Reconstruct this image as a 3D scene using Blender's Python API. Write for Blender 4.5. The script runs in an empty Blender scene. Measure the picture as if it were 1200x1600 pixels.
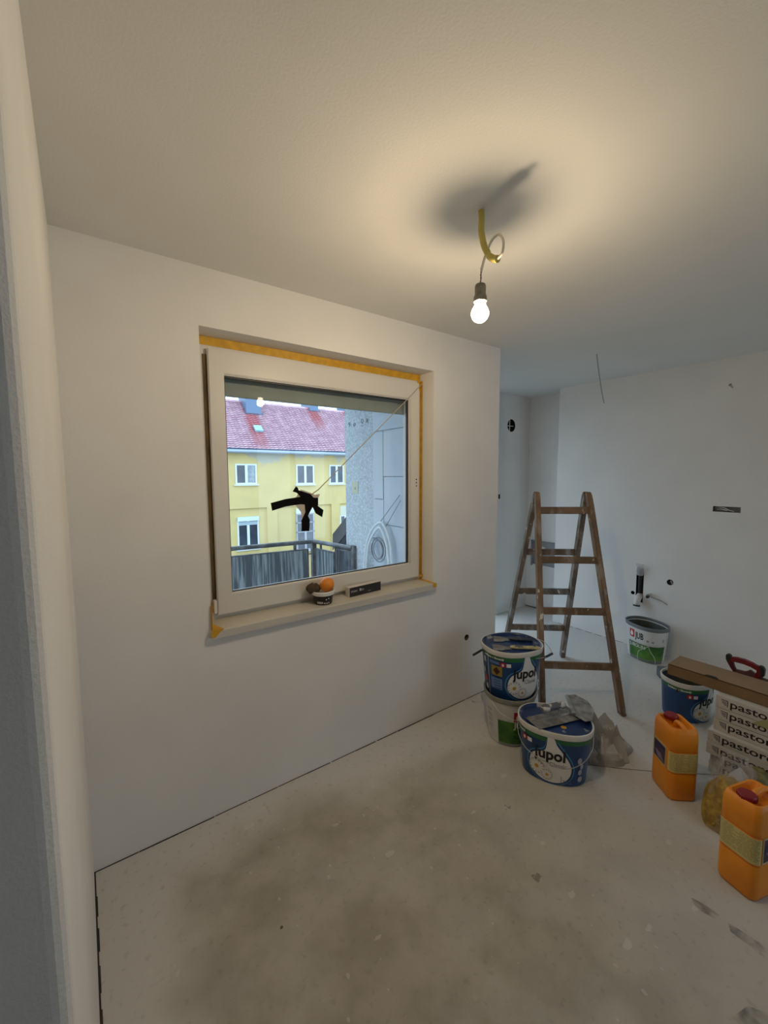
import bpy, bmesh, math, random
from mathutils import Vector, Matrix
from mathutils.geometry import tessellate_polygon
random.seed(7)
SC = bpy.context.scene
COL = SC.collection
PI = math.pi
# ------------------------------------------------------------------ camera
F_PX, YAW, PITCH, ROLL, CAM_H = 647.56, 0.63209, 0.0889270, -0.00484, 1.60856
fwd = Vector((math.sin(YAW)*math.cos(PITCH), math.cos(YAW)*math.cos(PITCH), -math.sin(PITCH)))
rgt = Vector((math.cos(YAW), -math.sin(YAW), 0)); upv = rgt.cross(fwd)
r2 = rgt*math.cos(ROLL) + upv*math.sin(ROLL); u2 = -rgt*math.sin(ROLL) + upv*math.cos(ROLL)
cam = bpy.data.cameras.new('camera'); camo = bpy.data.objects.new('camera', cam); COL.objects.link(camo)
cam.sensor_fit = 'HORIZONTAL'; cam.sensor_width = 36; cam.lens = 36*F_PX/1200; cam.clip_start = .02; cam.clip_end = 300
M = Matrix((r2, u2, -fwd)).transposed().to_4x4(); M.translation = Vector((0, 0, CAM_H))
camo.matrix_world = M
SC.camera = camo
# ------------------------------------------------------------------ world: overcast sky
W = bpy.data.worlds.new('overcast_sky'); SC.world = W; W.use_nodes = True
wn = W.node_tree.nodes; wl = W.node_tree.links
bg = wn['Background']; bg.inputs[1].default_value = 2.6
tc = wn.new('ShaderNodeTexCoord'); sp = wn.new('ShaderNodeSeparateXYZ'); wl.new(tc.outputs['Generated'], sp.inputs[0])
rp = wn.new('ShaderNodeValToRGB'); wl.new(sp.outputs['Z'], rp.inputs[0]); wl.new(rp.outputs[0], bg.inputs[0])
rp.color_ramp.elements[0].position = 0.0; rp.color_ramp.elements[0].color = (.60, .75, .90, 1)
rp.color_ramp.elements[1].position = .9; rp.color_ramp.elements[1].color = (.62, .82, 1.0, 1)
# ------------------------------------------------------------------ exposure
vs = SC.view_settings; vs.view_transform = 'Standard'; vs.look = 'None'; vs.exposure = 0.09; vs.gamma = 1.0; vs.use_curve_mapping = False
BULB = Vector((1.1534, 1.0059, 2.168))
BULB_W = 34.0
BULB_COL = (1.0, .775, .50)

# ================================================================== helpers
def socket(b, name, v):
    if name in b.inputs: b.inputs[name].default_value = v
def mat(name, col, rough=.6, metal=0, var=0, vscale=8, col2=None, bump=0, bscale=60, trans=0, emis=None, spec=.5, coord='Object', vlo=.4, vhi=.65):
    m = bpy.data.materials.new(name); m.use_nodes = True
    n = m.node_tree.nodes; l = m.node_tree.links; b = n['Principled BSDF']
    c4 = (*col, 1); b.inputs['Base Color'].default_value = c4
    socket(b, 'Roughness', rough); socket(b, 'Metallic', metal); socket(b, 'Specular IOR Level', spec); socket(b, 'Transmission Weight', trans)
    t = n.new('ShaderNodeTexCoord')
    if var or col2:
        no = n.new('ShaderNodeTexNoise'); no.inputs['Scale'].default_value = vscale; no.inputs['Detail'].default_value = 6
        l.new(t.outputs[coord], no.inputs['Vector'])
        r = n.new('ShaderNodeValToRGB'); l.new(no.outputs[0], r.inputs[0])
        if col2 is None:
            col2 = tuple(max(0, x*(1-var)) for x in col)
        r.color_ramp.elements[0].position = vlo; r.color_ramp.elements[1].position = vhi
        r.color_ramp.elements[0].color = (*col2, 1); r.color_ramp.elements[1].color = c4
        l.new(r.outputs[0], b.inputs['Base Color'])
    if bump:
        n2 = n.new('ShaderNodeTexNoise'); n2.inputs['Scale'].default_value = bscale; n2.inputs['Detail'].default_value = 4
        l.new(t.outputs[coord], n2.inputs['Vector'])
        bp = n.new('ShaderNodeBump'); bp.inputs['Strength'].default_value = bump; bp.inputs['Distance'].default_value = .004
        l.new(n2.outputs[0], bp.inputs['Height']); l.new(bp.outputs[0], b.inputs['Normal'])
    return m
def add_spots(m, col, scale, lo, hi, stretch=(1, 1, 1), offset=0):
    """blend a second colour over the base where a stretched noise exceeds a threshold (paint splashes, dust)"""
    n = m.node_tree.nodes; l = m.node_tree.links; b = n['Principled BSDF']
    t = n.new('ShaderNodeTexCoord'); mp = n.new('ShaderNodeMapping'); l.new(t.outputs['Object'], mp.inputs[0])
    mp.inputs['Scale'].default_value = stretch; mp.inputs['Location'].default_value = (offset, offset*.7, offset*.3)
    no = n.new('ShaderNodeTexNoise'); no.inputs['Scale'].default_value = scale; no.inputs['Detail'].default_value = 3
    l.new(mp.outputs[0], no.inputs['Vector'])
    r = n.new('ShaderNodeMapRange'); r.inputs[1].default_value = lo; r.inputs[2].default_value = hi; l.new(no.outputs[0], r.inputs[0])
    mx = n.new('ShaderNodeMix'); mx.data_type = 'RGBA'; l.new(r.outputs[0], mx.inputs[0])
    bc = b.inputs['Base Color']
    if bc.is_linked: l.new(bc.links[0].from_socket, mx.inputs[6])
    else: mx.inputs[6].default_value = bc.default_value
    mx.inputs[7].default_value = (*col, 1)
    l.new(mx.outputs[2], bc)
    return m

class MB:
    def __init__(s): s.v = []; s.f = []
    def add(s, vs_, fs_):
        o = len(s.v); s.v += [tuple(v) for v in vs_]; s.f += [tuple(i+o for i in f) for f in fs_]; return s
    def box(s, x0, y0, z0, x1, y1, z1):
        v = [(x, y, z) for x in (x0, x1) for y in (y0, y1) for z in (z0, z1)]
        return s.add(v, [(0, 1, 3, 2), (4, 6, 7, 5), (0, 4, 5, 1), (2, 3, 7, 6), (0, 2, 6, 4), (1, 5, 7, 3)])
    def obox(s, c, ux, uy, uz):
        c = Vector(c); v = [c+ux*a+uy*b+uz*d for a in (-1, 1) for b in (-1, 1) for d in (-1, 1)]
        return s.add(v, [(0, 1, 3, 2), (4, 6, 7, 5), (0, 4, 5, 1), (2, 3, 7, 6), (0, 2, 6, 4), (1, 5, 7, 3)])
    def prism(s, poly, fn, t=None):
        """poly: 2D outline; fn(u,v,w) -> 3D; extruded from w=0 to w=t"""
        n = len(poly); a = [fn(u, v, 0) for u, v in poly]; b = [fn(u, v, t) for u, v in poly]
        tri = tessellate_polygon([[Vector((u, v, 0)) for u, v in poly]])
        f = [tuple(x) for x in tri] + [tuple(i+n for i in reversed(x)) for x in tri]
        f += [(i, i+n, (i+1) % n+n, (i+1) % n) for i in range(n)]
        return s.add(a+b, f)
    def loft(s, rings, cap0=True, cap1=True):
        n = len(rings[0]); v = [p for r in rings for p in r]; f = []
        for k in range(len(rings)-1):
            for i in range(n):
                j = (i+1) % n; f.append((k*n+i, k*n+j, (k+1)*n+j, (k+1)*n+i))
        if cap0: f.append(tuple(reversed(range(n))))
        if cap1: f.append(tuple(range((len(rings)-1)*n, len(rings)*n)))
        return s.add(v, f)
    def tube(s, pts, r, n=8, rs=None):
        pts = [Vector(p) for p in pts]; rings = []; prev = None
        for i, p in enumerate(pts):
            d = (pts[min(i+1, len(pts)-1)]-pts[max(i-1, 0)]).normalized()
            a = Vector((0, 0, 1)) if prev is None and abs(d.z) < .9 else (Vector((1, 0, 0)) if prev is None else prev)
            x = (a-d*a.dot(d)).normalized(); y = d.cross(x); prev = x
            rr = rs[i] if rs else r
            rings.append([p+x*rr*math.cos(2*PI*k/n)+y*rr*math.sin(2*PI*k/n) for k in range(n)])
        return s.loft(rings)
    def lathe(s, prof, c=(0, 0, 0), n=24, caps=True):
        rings = [[(c[0]+r*math.cos(2*PI*k/n), c[1]+r*math.sin(2*PI*k/n), c[2]+z) for k in range(n)] for r, z in prof]
        return s.loft(rings, caps, caps)
    def build(s, name, m, parent=None, smooth=False, bevel=0, **tags):
        me = bpy.data.meshes.new(name); me.from_pydata(s.v, [], s.f); me.update()
        bm = bmesh.new(); bm.from_mesh(me); bmesh.ops.recalc_face_normals(bm, faces=bm.faces)
        if bevel:
            bmesh.ops.remove_doubles(bm, verts=bm.verts, dist=1e-5)
            es = [e for e in bm.edges if len(e.link_faces) == 2 and e.calc_face_angle(0) > .5]
            bmesh.ops.bevel(bm, geom=es, offset=bevel, segments=2, affect='EDGES', clamp_overlap=True)
        if smooth:
            for f in bm.faces: f.smooth = True
            for e in bm.edges:
                if len(e.link_faces) == 2 and e.calc_face_angle(0) > .7: e.smooth = False
        bm.to_mesh(me); bm.free()
        return link(name, me, m, parent, **tags)
def link(name, me, m, parent=None, **tags):
    o = bpy.data.objects.new(name, me); COL.objects.link(o)
    if m and not me.materials: me.materials.append(m)
    if parent: o.parent = parent
    for k, v in tags.items(): o[k] = v
    return o
def thing(name, loc=(0, 0, 0), rz=0, **tags):
    o = bpy.data.objects.new(name, None); COL.objects.link(o); o.location = loc; o.rotation_euler = (0, 0, rz); o.empty_display_size = .05
    for k, v in tags.items(): o[k] = v
    return o
def spline(pts, n=8):
    pts = [Vector(p) for p in pts]; out = []
    for i in range(len(pts)-1):
        p0, p1, p2, p3 = pts[max(i-1, 0)], pts[i], pts[i+1], pts[min(i+2, len(pts)-1)]
        for k in range(n):
            t = k/n; out.append(.5*((2*p1)+(p2-p0)*t+(2*p0-5*p1+4*p2-p3)*t*t+(3*p1-p0-3*p2+p3)*t**3))
    out.append(pts[-1]); return out
def text_2d(txt, size, bold=0, width=None, shear=0):
    cu = bpy.data.curves.new('lettering_source', 'FONT'); cu.body = txt; cu.size = size; cu.offset = bold; cu.shear = shear; cu.resolution_u = 3
    o = bpy.data.objects.new('lettering_source', cu); COL.objects.link(o)
    dg = bpy.context.evaluated_depsgraph_get(); dg.update()
    me = bpy.data.meshes.new_from_object(o.evaluated_get(dg))
    bpy.data.objects.remove(o); bpy.data.curves.remove(cu)
    v = [(p.co.x, p.co.y) for p in me.vertices]; f = [tuple(p.vertices) for p in me.polygons]
    bpy.data.meshes.remove(me)
    if v:
        x0 = min(p[0] for p in v); x1 = max(p[0] for p in v)
        k = (width/(x1-x0)) if width else 1
        v = [((p[0]-x0)*k, p[1]) for p in v]
    return v, f
def poly_2d(pts):
    return list(pts), [tuple(x) for x in tessellate_polygon([[Vector((u, v, 0)) for u, v in pts]])]
def shift(vf, dx, dy): return [(x+dx, y+dy) for x, y in vf[0]], vf[1]
def disc_2d(cx, cy, rx, ry=None, n=20, rot=0):
    ry = ry or rx; c, s_ = math.cos(rot), math.sin(rot)
    return poly_2d([(cx+rx*math.cos(2*PI*i/n)*c-ry*math.sin(2*PI*i/n)*s_, cy+rx*math.cos(2*PI*i/n)*s_+ry*math.sin(2*PI*i/n)*c) for i in range(n)])
def rect_2d(x0, y0, x1, y1): return poly_2d([(x0, y0), (x1, y0), (x1, y1), (x0, y1)])
def wrap(name, shapes, fn, m, parent, step=.012, **tags):
    """print: 2D shapes cut into narrow strips and laid on a surface by fn(u,v)"""
    if 1 < len(shapes) <= 6:
        for sh_ in shapes: wrap(name, [sh_], fn, m, parent, step, **tags)
        return
    if len(shapes) > 6: tags['kind'] = 'stuff'
    bm = bmesh.new()
    for vs_, fs_ in shapes:
        bv = [bm.verts.new((x, y, 0)) for x, y in vs_]
        for f in fs_:
            if len(set(f)) >= 3:
                try: bm.faces.new([bv[i] for i in f])
                except ValueError: pass
    if step:
        xs = [v.co.x for v in bm.verts]; x = math.floor(min(xs)/step)*step+step
        while x < max(xs):
            bmesh.ops.bisect_plane(bm, geom=bm.verts[:]+bm.edges[:]+bm.faces[:], dist=1e-6, plane_co=(x, 0, 0), plane_no=(1, 0, 0)); x += step
    for v in bm.verts: v.co = Vector(fn(v.co.x, v.co.y))
    me = bpy.data.meshes.new(name); bm.to_mesh(me); bm.free()
    return link(name, me, m, parent, **tags)
def grid_holes(mb, O, U, V, w, h, rects=(), rounds=()):
    """flat sheet with rectangular openings and circular openings (left open)"""
    O, U, V = Vector(O), Vector(U), Vector(V)
    R = [tuple(r) for r in rects]+[(c[0]-c[2], c[1]-c[2], c[0]+c[2], c[1]+c[2]) for c in rounds]
    us = sorted({0, w, *[r[0] for r in R], *[r[2] for r in R]}); vv = sorted({0, h, *[r[1] for r in R], *[r[3] for r in R]})
    for a, b in zip(us, us[1:]):
        for c, d in zip(vv, vv[1:]):
            if any(r[0] <= (a+b)/2 <= r[2] and r[1] <= (c+d)/2 <= r[3] for r in R): continue
            mb.add([O+U*a+V*c, O+U*b+V*c, O+U*b+V*d, O+U*a+V*d], [(0, 1, 2, 3)])
    for cu, cv, r in rounds:
        n = 24; A = []; B = []
        for k in range(n):
            t = 2*PI*k/n; c, s_ = math.cos(t), math.sin(t); q = max(abs(c), abs(s_))
            A.append(O+U*(cu+r*.98*c)+V*(cv+r*.98*s_)); B.append(O+U*(cu+r*c/q)+V*(cv+r*s_/q))
        mb.add(A+B, [(k, (k+1) % n, n+(k+1) % n, n+k) for k in range(n)])
def cup_rect(mb, O, U, V, N, r, d):
    O, U, V, N = Vector(O), Vector(U), Vector(V), Vector(N)
    P = [O+U*r[0]+V*r[1], O+U*r[2]+V*r[1], O+U*r[2]+V*r[3], O+U*r[0]+V*r[3]]; Q = [p+N*d for p in P]
    mb.add(P+Q, [(0, 1, 5, 4), (1, 2, 6, 5), (2, 3, 7, 6), (3, 0, 4, 7), (4, 5, 6, 7)])
def cup_round(mb, O, U, V, N, c, d, n=24):
    O, U, V, N = Vector(O), Vector(U), Vector(V), Vector(N)
    P = [O+U*(c[0]+c[2]*.98*math.cos(2*PI*k/n))+V*(c[1]+c[2]*.98*math.sin(2*PI*k/n)) for k in range(n)]; Q = [p+N*d for p in P]
    mb.add(P+Q, [(k, (k+1) % n, n+(k+1) % n, n+k) for k in range(n)]+[tuple(range(n, 2*n))])

# ================================================================== materials
plaster = mat('white_plaster', (.82, .81, .79), .9, var=.05, vscale=2.5, bump=.25, bscale=180, spec=.2)
ceil_m = mat('ceiling_plaster', (.82, .81, .78), .9, var=.05, vscale=1.5, bump=.2, bscale=140, spec=.2)
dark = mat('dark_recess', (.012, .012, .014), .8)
rough_hole = mat('broken_plaster', (.16, .15, .14), .95, var=.5, vscale=40, bump=.6, bscale=90)
concrete = mat('grey_concrete', (.30, .30, .30), .9, var=.3, vscale=20, bump=.3)
pvc = mat('white_window_plastic', (.70, .68, .64), .35, bump=.02)
gasket = mat('black_rubber', (.02, .022, .025), .5)
tape_y = mat('yellow_masking_tape', (.72, .40, .02), .55, var=.2, vscale=25, bump=.1)
steel = mat('steel', (.55, .54, .52), .35, .9, var=.3, vscale=30)
steel_dusty = mat('dusty_steel', (.36, .35, .33), .5, .6, var=.35, vscale=25)
add_spots(steel_dusty, (.50, .49, .46), 14, .55, .75)
wire_m = mat('galvanised_wire', (.6, .6, .6), .35, .8)
white_print = mat('white_print', (.80, .80, .78), .45, var=.03)
black_print = mat('black_print', (.012, .012, .014), .45, var=.1)

# ---- floor: screed with a dusty skirt near walls and white plaster flecks
def floor_material():
    m = bpy.data.materials.new('dusty_screed'); m.use_nodes = True
    n = m.node_tree.nodes; l = m.node_tree.links; b = n['Principled BSDF']; b.inputs['Roughness'].default_value = .72; socket(b, 'Specular IOR Level', .25)
    t = n.new('ShaderNodeTexCoord'); s = n.new('ShaderNodeSeparateXYZ'); l.new(t.outputs['Object'], s.inputs[0])
    def math_(op, a, bb=None, clamp=False):
        k = n.new('ShaderNodeMath'); k.operation = op; k.use_clamp = clamp
        for i, x in enumerate((a, bb)):
            if x is None: continue
            if isinstance(x, (int, float)): k.inputs[i].default_value = x
            else: l.new(x, k.inputs[i])
        return k.outputs[0]
    def noise(scale, detail=4, vec=None, rough=.5):
        k = n.new('ShaderNodeTexNoise'); k.inputs['Scale'].default_value = scale; k.inputs['Detail'].default_value = detail; k.inputs['Roughness'].default_value = rough
        l.new(vec or t.outputs['Object'], k.inputs['Vector']); return k.outputs[0]
    def mr(x, a, b_, c=0, d=1):
        k = n.new('ShaderNodeMapRange'); k.interpolation_type = 'SMOOTHSTEP'
        for i, q in enumerate((a, b_, c, d)): k.inputs[i+1].default_value = q
        l.new(x, k.inputs[0]); return k.outputs[0]
    def mix(fac, a, bb):
        k = n.new('ShaderNodeMix'); k.data_type = 'RGBA'
        if isinstance(fac, float): k.inputs[0].default_value = fac
        else: l.new(fac, k.inputs[0])
        for i, x in ((6, a), (7, bb)):
            if isinstance(x, tuple): k.inputs[i].default_value = (*x, 1)
            else: l.new(x, k.inputs[i])
        return k.outputs[2]
    X, Y = s.outputs['X'], s.outputs['Y']
    wob = math_('MULTIPLY', math_('SUBTRACT', noise(2.2, 3), .5), .45)
    dL = math_('ADD', math_('SUBTRACT', X, .0), wob)             # distance from the left wall
    dW = math_('ADD', math_('SUBTRACT', 1.95, Y), wob)           # distance from the window wall
    far = mr(X, .9, 2.2, 0.0, .30)                               # dusty skirt widens to the right
    dW2 = math_('SUBTRACT', dW, far)
    mL = mr(dL, .10, .32, 1, 0); mW = mr(dW2, .06, .34, 1, 0)
    dust = math_('MAXIMUM', mL, mW)
    right = mr(math_('ADD', X, math_('MULTIPLY', wob, 2.0)), 1.0, 2.5)
    dust = math_('MAXIMUM', dust, math_('MULTIPLY', right, .9))
    dust = math_('MAXIMUM', dust, math_('MULTIPLY', mr(noise(3.5, 5, None, .6), .42, .62), .28))
    base = mix(mr(noise(6, 6), .35, .65), (.38, .35, .295), (.46, .425, .36))
    c = mix(dust, base, (.645, .635, .61))
    c = mix(math_('MULTIPLY', mr(noise(38, 3), .56, .75), .25), c, (.20, .18, .15))
    # paint flecks
    def flecks(sc, th, seed, stretch):
        mp = n.new('ShaderNodeMapping'); mp.inputs['Scale'].default_value = stretch; mp.inputs['Location'].default_value = (seed, seed*2, 0); l.new(t.outputs['Object'], mp.inputs[0])
        v = n.new('ShaderNodeTexVoronoi'); v.inputs['Scale'].default_value = sc; v.feature = 'F1'; l.new(mp.outputs[0], v.inputs['Vector'])
        q = n.new('ShaderNodeSeparateColor'); l.new(v.outputs['Color'], q.inputs[0])
        keep = math_('GREATER_THAN', q.outputs[0], th)
        size = math_('MULTIPLY', q.outputs[1], .22)
        d = math_('ADD', v.outputs['Distance'], math_('MULTIPLY', math_('SUBTRACT', noise(60, 2), .5), .25))
        return math_('MULTIPLY', math_('LESS_THAN', d, size), keep)
    fl = math_('MAXIMUM', flecks(9, .72, 3, (1, 1.6, 1)), flecks(24, .86, 9, (1.5, 1, 1)))
    c = mix(math_('MULTIPLY', fl, .42), c, (.70, .69, .66))
    c = mix(math_('MULTIPLY', flecks(5, .93, 21, (1, 1, 1)), .5), c, (.06, .05, .04))
    l.new(c, b.inputs['Base Color'])
    bp = n.new('ShaderNodeBump'); bp.inputs['Strength'].default_value = .25; bp.inputs['Distance'].default_value = .003
    l.new(noise(45, 5), bp.inputs['Height']); l.new(bp.outputs[0], b.inputs['Normal'])
    return m

# ================================================================== structure
XL, XR, X1, Y1, YD, H = -.0415, 2.4647, 4.1087, 2.4838, 1.9556, 2.5
XREC, YB, ZT = 4.35, 3.0, 2.75
WIN = (.450, .886, 1.824, 2.253)        # x0 z0 x1 z1 of the window opening
S = dict(kind='structure')
f = MB(); f.box(-3.0, -3.3, -.2, 4.8, 3.5, 0); floor_o = f.build('floor', floor_material(), **S)
crack = MB()
for k in range(16):                      # gaps where the screed meets the walls
    x = XL+.002+k*(XR-XL)/16; crack.box(x, YD-.004-random.random()*.004, .0002, x+(XR-XL)/16-random.random()*.012, YD, .0012)
crack.box(XL, .62, .0002, XL+.005, YD, .0012)
for k in range(9): crack.box(XL, .62+k*.14, .0002, XL+.006+random.random()*.004, .62+k*.14+.09, .0013)
for k in range(7): crack.box(X1-.006, 1.75+k*.1, .0002, X1, 1.75+k*.1+.07, .0013)
crack.build('trim_1', mat('shadow_gap', (.05, .045, .04), .95, var=.3), **S)
fc = MB()
pt = [(2.05, 1.20), (2.19, 1.081), (2.30, .965), (2.408, .859), (2.52, .76), (2.75, .56), (3.05, .30)]
for (a, b), (c, d) in zip(pt, pt[1:]):
    n_ = Vector((-(d-b), c-a, 0)).normalized()*.0022
    fc.add([(a-n_.x, b-n_.y, .0006), (c-n_.x, d-n_.y, .0006), (c+n_.x, d+n_.y, .0006), (a+n_.x, b+n_.y, .0006)], [(0, 1, 2, 3)])
fc.build('trim_2', mat('floor_joint', (.09, .08, .07), .95, var=.3), **S)
c = MB(); c.box(-3.0, -3.3, H, 4.8, 3.4, ZT); c.build('ceiling', ceil_m, **S)
SMEARS = [[(1.790, .475), (1.800, .437), (1.797, .392), (1.770, .392), (1.758, .435), (1.772, .470)],
          [(1.790, .365), (1.797, .315), (1.800, .250), (1.778, .170), (1.745, .175), (1.750, .245), (1.755, .300), (1.760, .350)],
          [(1.470, .275), (1.545, .255), (1.575, .205), (1.530, .185), (1.470, .225)]]
smear_m = mat('dark_dirt', (.20, .19, .17), .9, var=.4, vscale=60)
_n = smear_m.node_tree.nodes; _l = smear_m.node_tree.links; _t = _n.new('ShaderNodeTexCoord'); _o = _n.new('ShaderNodeTexNoise'); _o.inputs['Scale'].default_value = 22; _l.new(_t.outputs['Object'], _o.inputs[0])
_r = _n.new('ShaderNodeMapRange'); _r.inputs[1].default_value = .38; _r.inputs[2].default_value = .80; _r.inputs[4].default_value = .6; _l.new(_o.outputs[0], _r.inputs[0]); _l.new(_r.outputs[0], _n['Principled BSDF'].inputs['Alpha'])
for sm_p in SMEARS:
    q = MB(); q.add([(a, b, .0010) for a, b in sm_p], [tuple(x) for x in tessellate_polygon([[Vector((a, b, 0)) for a, b in sm_p]])]); q.build('dirt_smear', smear_m, floor_o)
q = MB(); q.lathe([(.004, 0), (.006, .003), (.003, .006)], (.492, 1.303, 0), 7); q.build('crumb', smear_m, floor_o)
# left wall stub with its softly rounded free end
c = MB()
ring = [(XL, YD+.26), (XL, .60)]+[(XL-.02+.02*math.cos(t), .60-.02*math.sin(t)) for t in (.4, .8, 1.2)]+[(XL-.02, .58), (-3.0, .58), (-3.0, YD+.26)]
c.prism(ring, lambda u, v, w: (u, v, w), H); c.build('wall_left', plaster, **S)
# window wall: front sheet with opening, reveal, thickness
wb = MB(); t2 = 2.22
grid_holes(wb, (XL, YD, 0), (1, 0, 0), (0, 0, 1), XR-XL, H, [(WIN[0]-XL, WIN[1], WIN[2]-XL, WIN[3])], [(2.153-XL, .458, .022)])
grid_holes(wb, (XL, t2, 0), (1, 0, 0), (0, 0, 1), XR-XL, H, [(WIN[0]-XL, WIN[1], WIN[2]-XL, WIN[3])])
x0, z0, x1, z1 = WIN
for q in ([(x0, z0), (x1, z0)], [(x1, z0), (x1, z1)], [(x1, z1), (x0, z1)], [(x0, z1), (x0, z0)]):
    (a, b), (cc, d) = q; wb.add([(a, YD, b), (cc, YD, d), (cc, t2, d), (a, t2, b)], [(0, 1, 2, 3)])
wb.add([(XR, YD, 0), (XR, t2, 0), (XR, t2, H), (XR, YD, H)], [(0, 1, 2, 3)])
ww = wb.build('wall_window', plaster, **S)
hb = MB(); cup_round(hb, (XL, YD, 0), (1, 0, 0), (0, 0, 1), (0, 1, 0), (2.153-XL, .458, .022), .035); hb.build('socket_hole', rough_hole, ww)
# right wall with its openings (u runs along +Y from Y=-3.3)
Y0 = -3.3
rects = {'socket_recess': (.945-Y0, 1.303, 1.121-Y0, 1.347), 'pipe_chase': (1.598-Y0, .43, 1.660-Y0, .75)}
rounds = {'cable_hole': (1.389-Y0, .663, .026), 'pipe_hole': (1.685-Y0, .504, .017), 'anchor_hole': (1.062-Y0, 2.291, .010)}
rw = MB(); grid_holes(rw, (X1, Y0, 0), (0, 1, 0), (0, 0, 1), Y1-Y0, H, rects.values(), rounds.values())
rw.add([(X1, Y1, 0), (4.8, Y1, 0), (4.8, Y1, H), (X1, Y1, H)], [(0, 1, 2, 3)])
rwall = rw.build('wall_right', plaster, **S)
o = ((X1, Y0, 0), (0, 1, 0), (0, 0, 1), (1, 0, 0))
q = MB(); cup_rect(q, *o, rects['socket_recess'], .045); sr = q.build('socket_recess', concrete, rwall, label='grey rectangular recess for switches')
q = MB(); q.tube(spline([(X1+.03, 1.11, 1.34), (X1+.012, 1.05, 1.335), (X1+.006, 1.02, 1.32), (X1+.02, .99, 1.31)]), .003); q.tube(spline([(X1+.03, 1.10, 1.32), (X1+.01, 1.07, 1.325), (X1+.008, 1.03, 1.315)]), .003); q.build('wire', white_print, sr)
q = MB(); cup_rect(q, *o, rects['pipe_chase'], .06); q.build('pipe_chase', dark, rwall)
q = MB(); cup_round(q, *o, rounds['cable_hole'], .05); ch = q.build('cable_hole', rough_hole, rwall)
q = MB(); q.tube(spline([(X1+.045, 1.40, .66), (X1+.01, 1.385, .672), (X1+.004, 1.375, .655), (X1+.03, 1.38, .645)]), .005); q.build('wire', mat('grey_cable', (.45, .45, .46), .5), ch)
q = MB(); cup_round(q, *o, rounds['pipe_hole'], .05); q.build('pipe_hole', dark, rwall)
q = MB(); cup_round(q, *o, rounds['anchor_hole'], .03); q.build('anchor_hole', rough_hole, rwall)
# recess walls
wr = MB(); grid_holes(wr, (XREC, Y1, 0), (0, 1, 0), (0, 0, 1), YB-Y1, H, [(2.56-Y1, .535, 2.925-Y1, .812)])
wrec = wr.build('wall_recess', plaster, **S)
q = MB(); cup_rect(q, (XREC, Y1, 0), (0, 1, 0), (0, 0, 1), (1, 0, 0), (2.56-Y1, .535, 2.925-Y1, .812), .05)
pb = q.build('service_panel_recess', mat('panel_grey', (.50, .51, .52), .6, var=.2), wrec)
q = MB(); q.box(XREC-.012, 2.915, .52, XREC, 2.935, .825); q.box(XREC-.012, 2.56, .812, XREC, 2.935, .827); q.build('panel_frame', mat('panel_frame_grey', (.28, .29, .31), .5), pb)
q = MB(); q.lathe([(.02, 0), (.03, .01), (.03, .05), (.02, .06)], (XREC+.0, 2.78, .70), 12); q.build('panel_valve', white_print, pb, smooth=True)
q = MB(); q.box(XREC, Y1, 0, 4.8, 3.25, .01); q.build('trim_3', concrete, **S)
DX0, DX1, DZ = 2.56, 3.74, 2.32          # balcony door opening in the far wall, out of sight behind the window wall
wbk = MB(); grid_holes(wbk, (XR, YB, 0), (1, 0, 0), (0, 0, 1), XREC-XR, H, [(DX0-XR, 0, DX1-XR, DZ), (3.795-XR, 1.335, 3.823-XR, 1.385)], [(3.999-XR, 2.162, .072)])
grid_holes(wbk, (XR-.5, 3.25, 0), (1, 0, 0), (0, 0, 1), 2.9, H, [(DX0-XR+.5, 0, DX1-XR+.5, DZ)])
for xx in (DX0, DX1): wbk.add([(xx, YB, 0), (xx, 3.25, 0), (xx, 3.25, DZ), (xx, YB, DZ)], [(0, 1, 2, 3)])
wbk.add([(DX0, YB, DZ), (DX1, YB, DZ), (DX1, 3.25, DZ), (DX0, 3.25, DZ)], [(0, 1, 2, 3)])
wback = wbk.build('wall_back', plaster, **S)
ob = ((XR, YB, 0), (1, 0, 0), (0, 0, 1), (0, 1, 0))
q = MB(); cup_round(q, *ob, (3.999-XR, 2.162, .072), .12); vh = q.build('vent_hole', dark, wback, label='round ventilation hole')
q = MB(); q.box(3.996, YB+.02, 2.092, 4.002, YB+.026, 2.232); q.box(3.93, YB+.026, 2.158, 4.068, YB+.032, 2.165); q.build('cross_bar', white_print, vh)
q = MB(); cup_rect(q, *ob, (3.795-XR, 1.335, 3.823-XR, 1.385), .04); q.build('socket_hole', rough_hole, wback)
dr = MB(); fx = .07
for bx in ((DX0, 0, DX0+fx, DZ), (DX1-fx, 0, DX1, DZ), (DX0, DZ-fx, DX1, DZ), (DX0, 0, DX1, .08)): dr.box(bx[0], 3.08, bx[1], bx[2], 3.15, bx[3])
door = dr.build('door_1', pvc, **S)
# extension side wall between the recess and the balcony
we = MB(); we.box(1.95, t2+.001, 0, XR, 3.25, ZT); wext = we.build('wall_extension', mat('exterior_render', (.62, .68, .73), .95, var=.30, vscale=55, bump=.9, bscale=70), **S)
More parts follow.
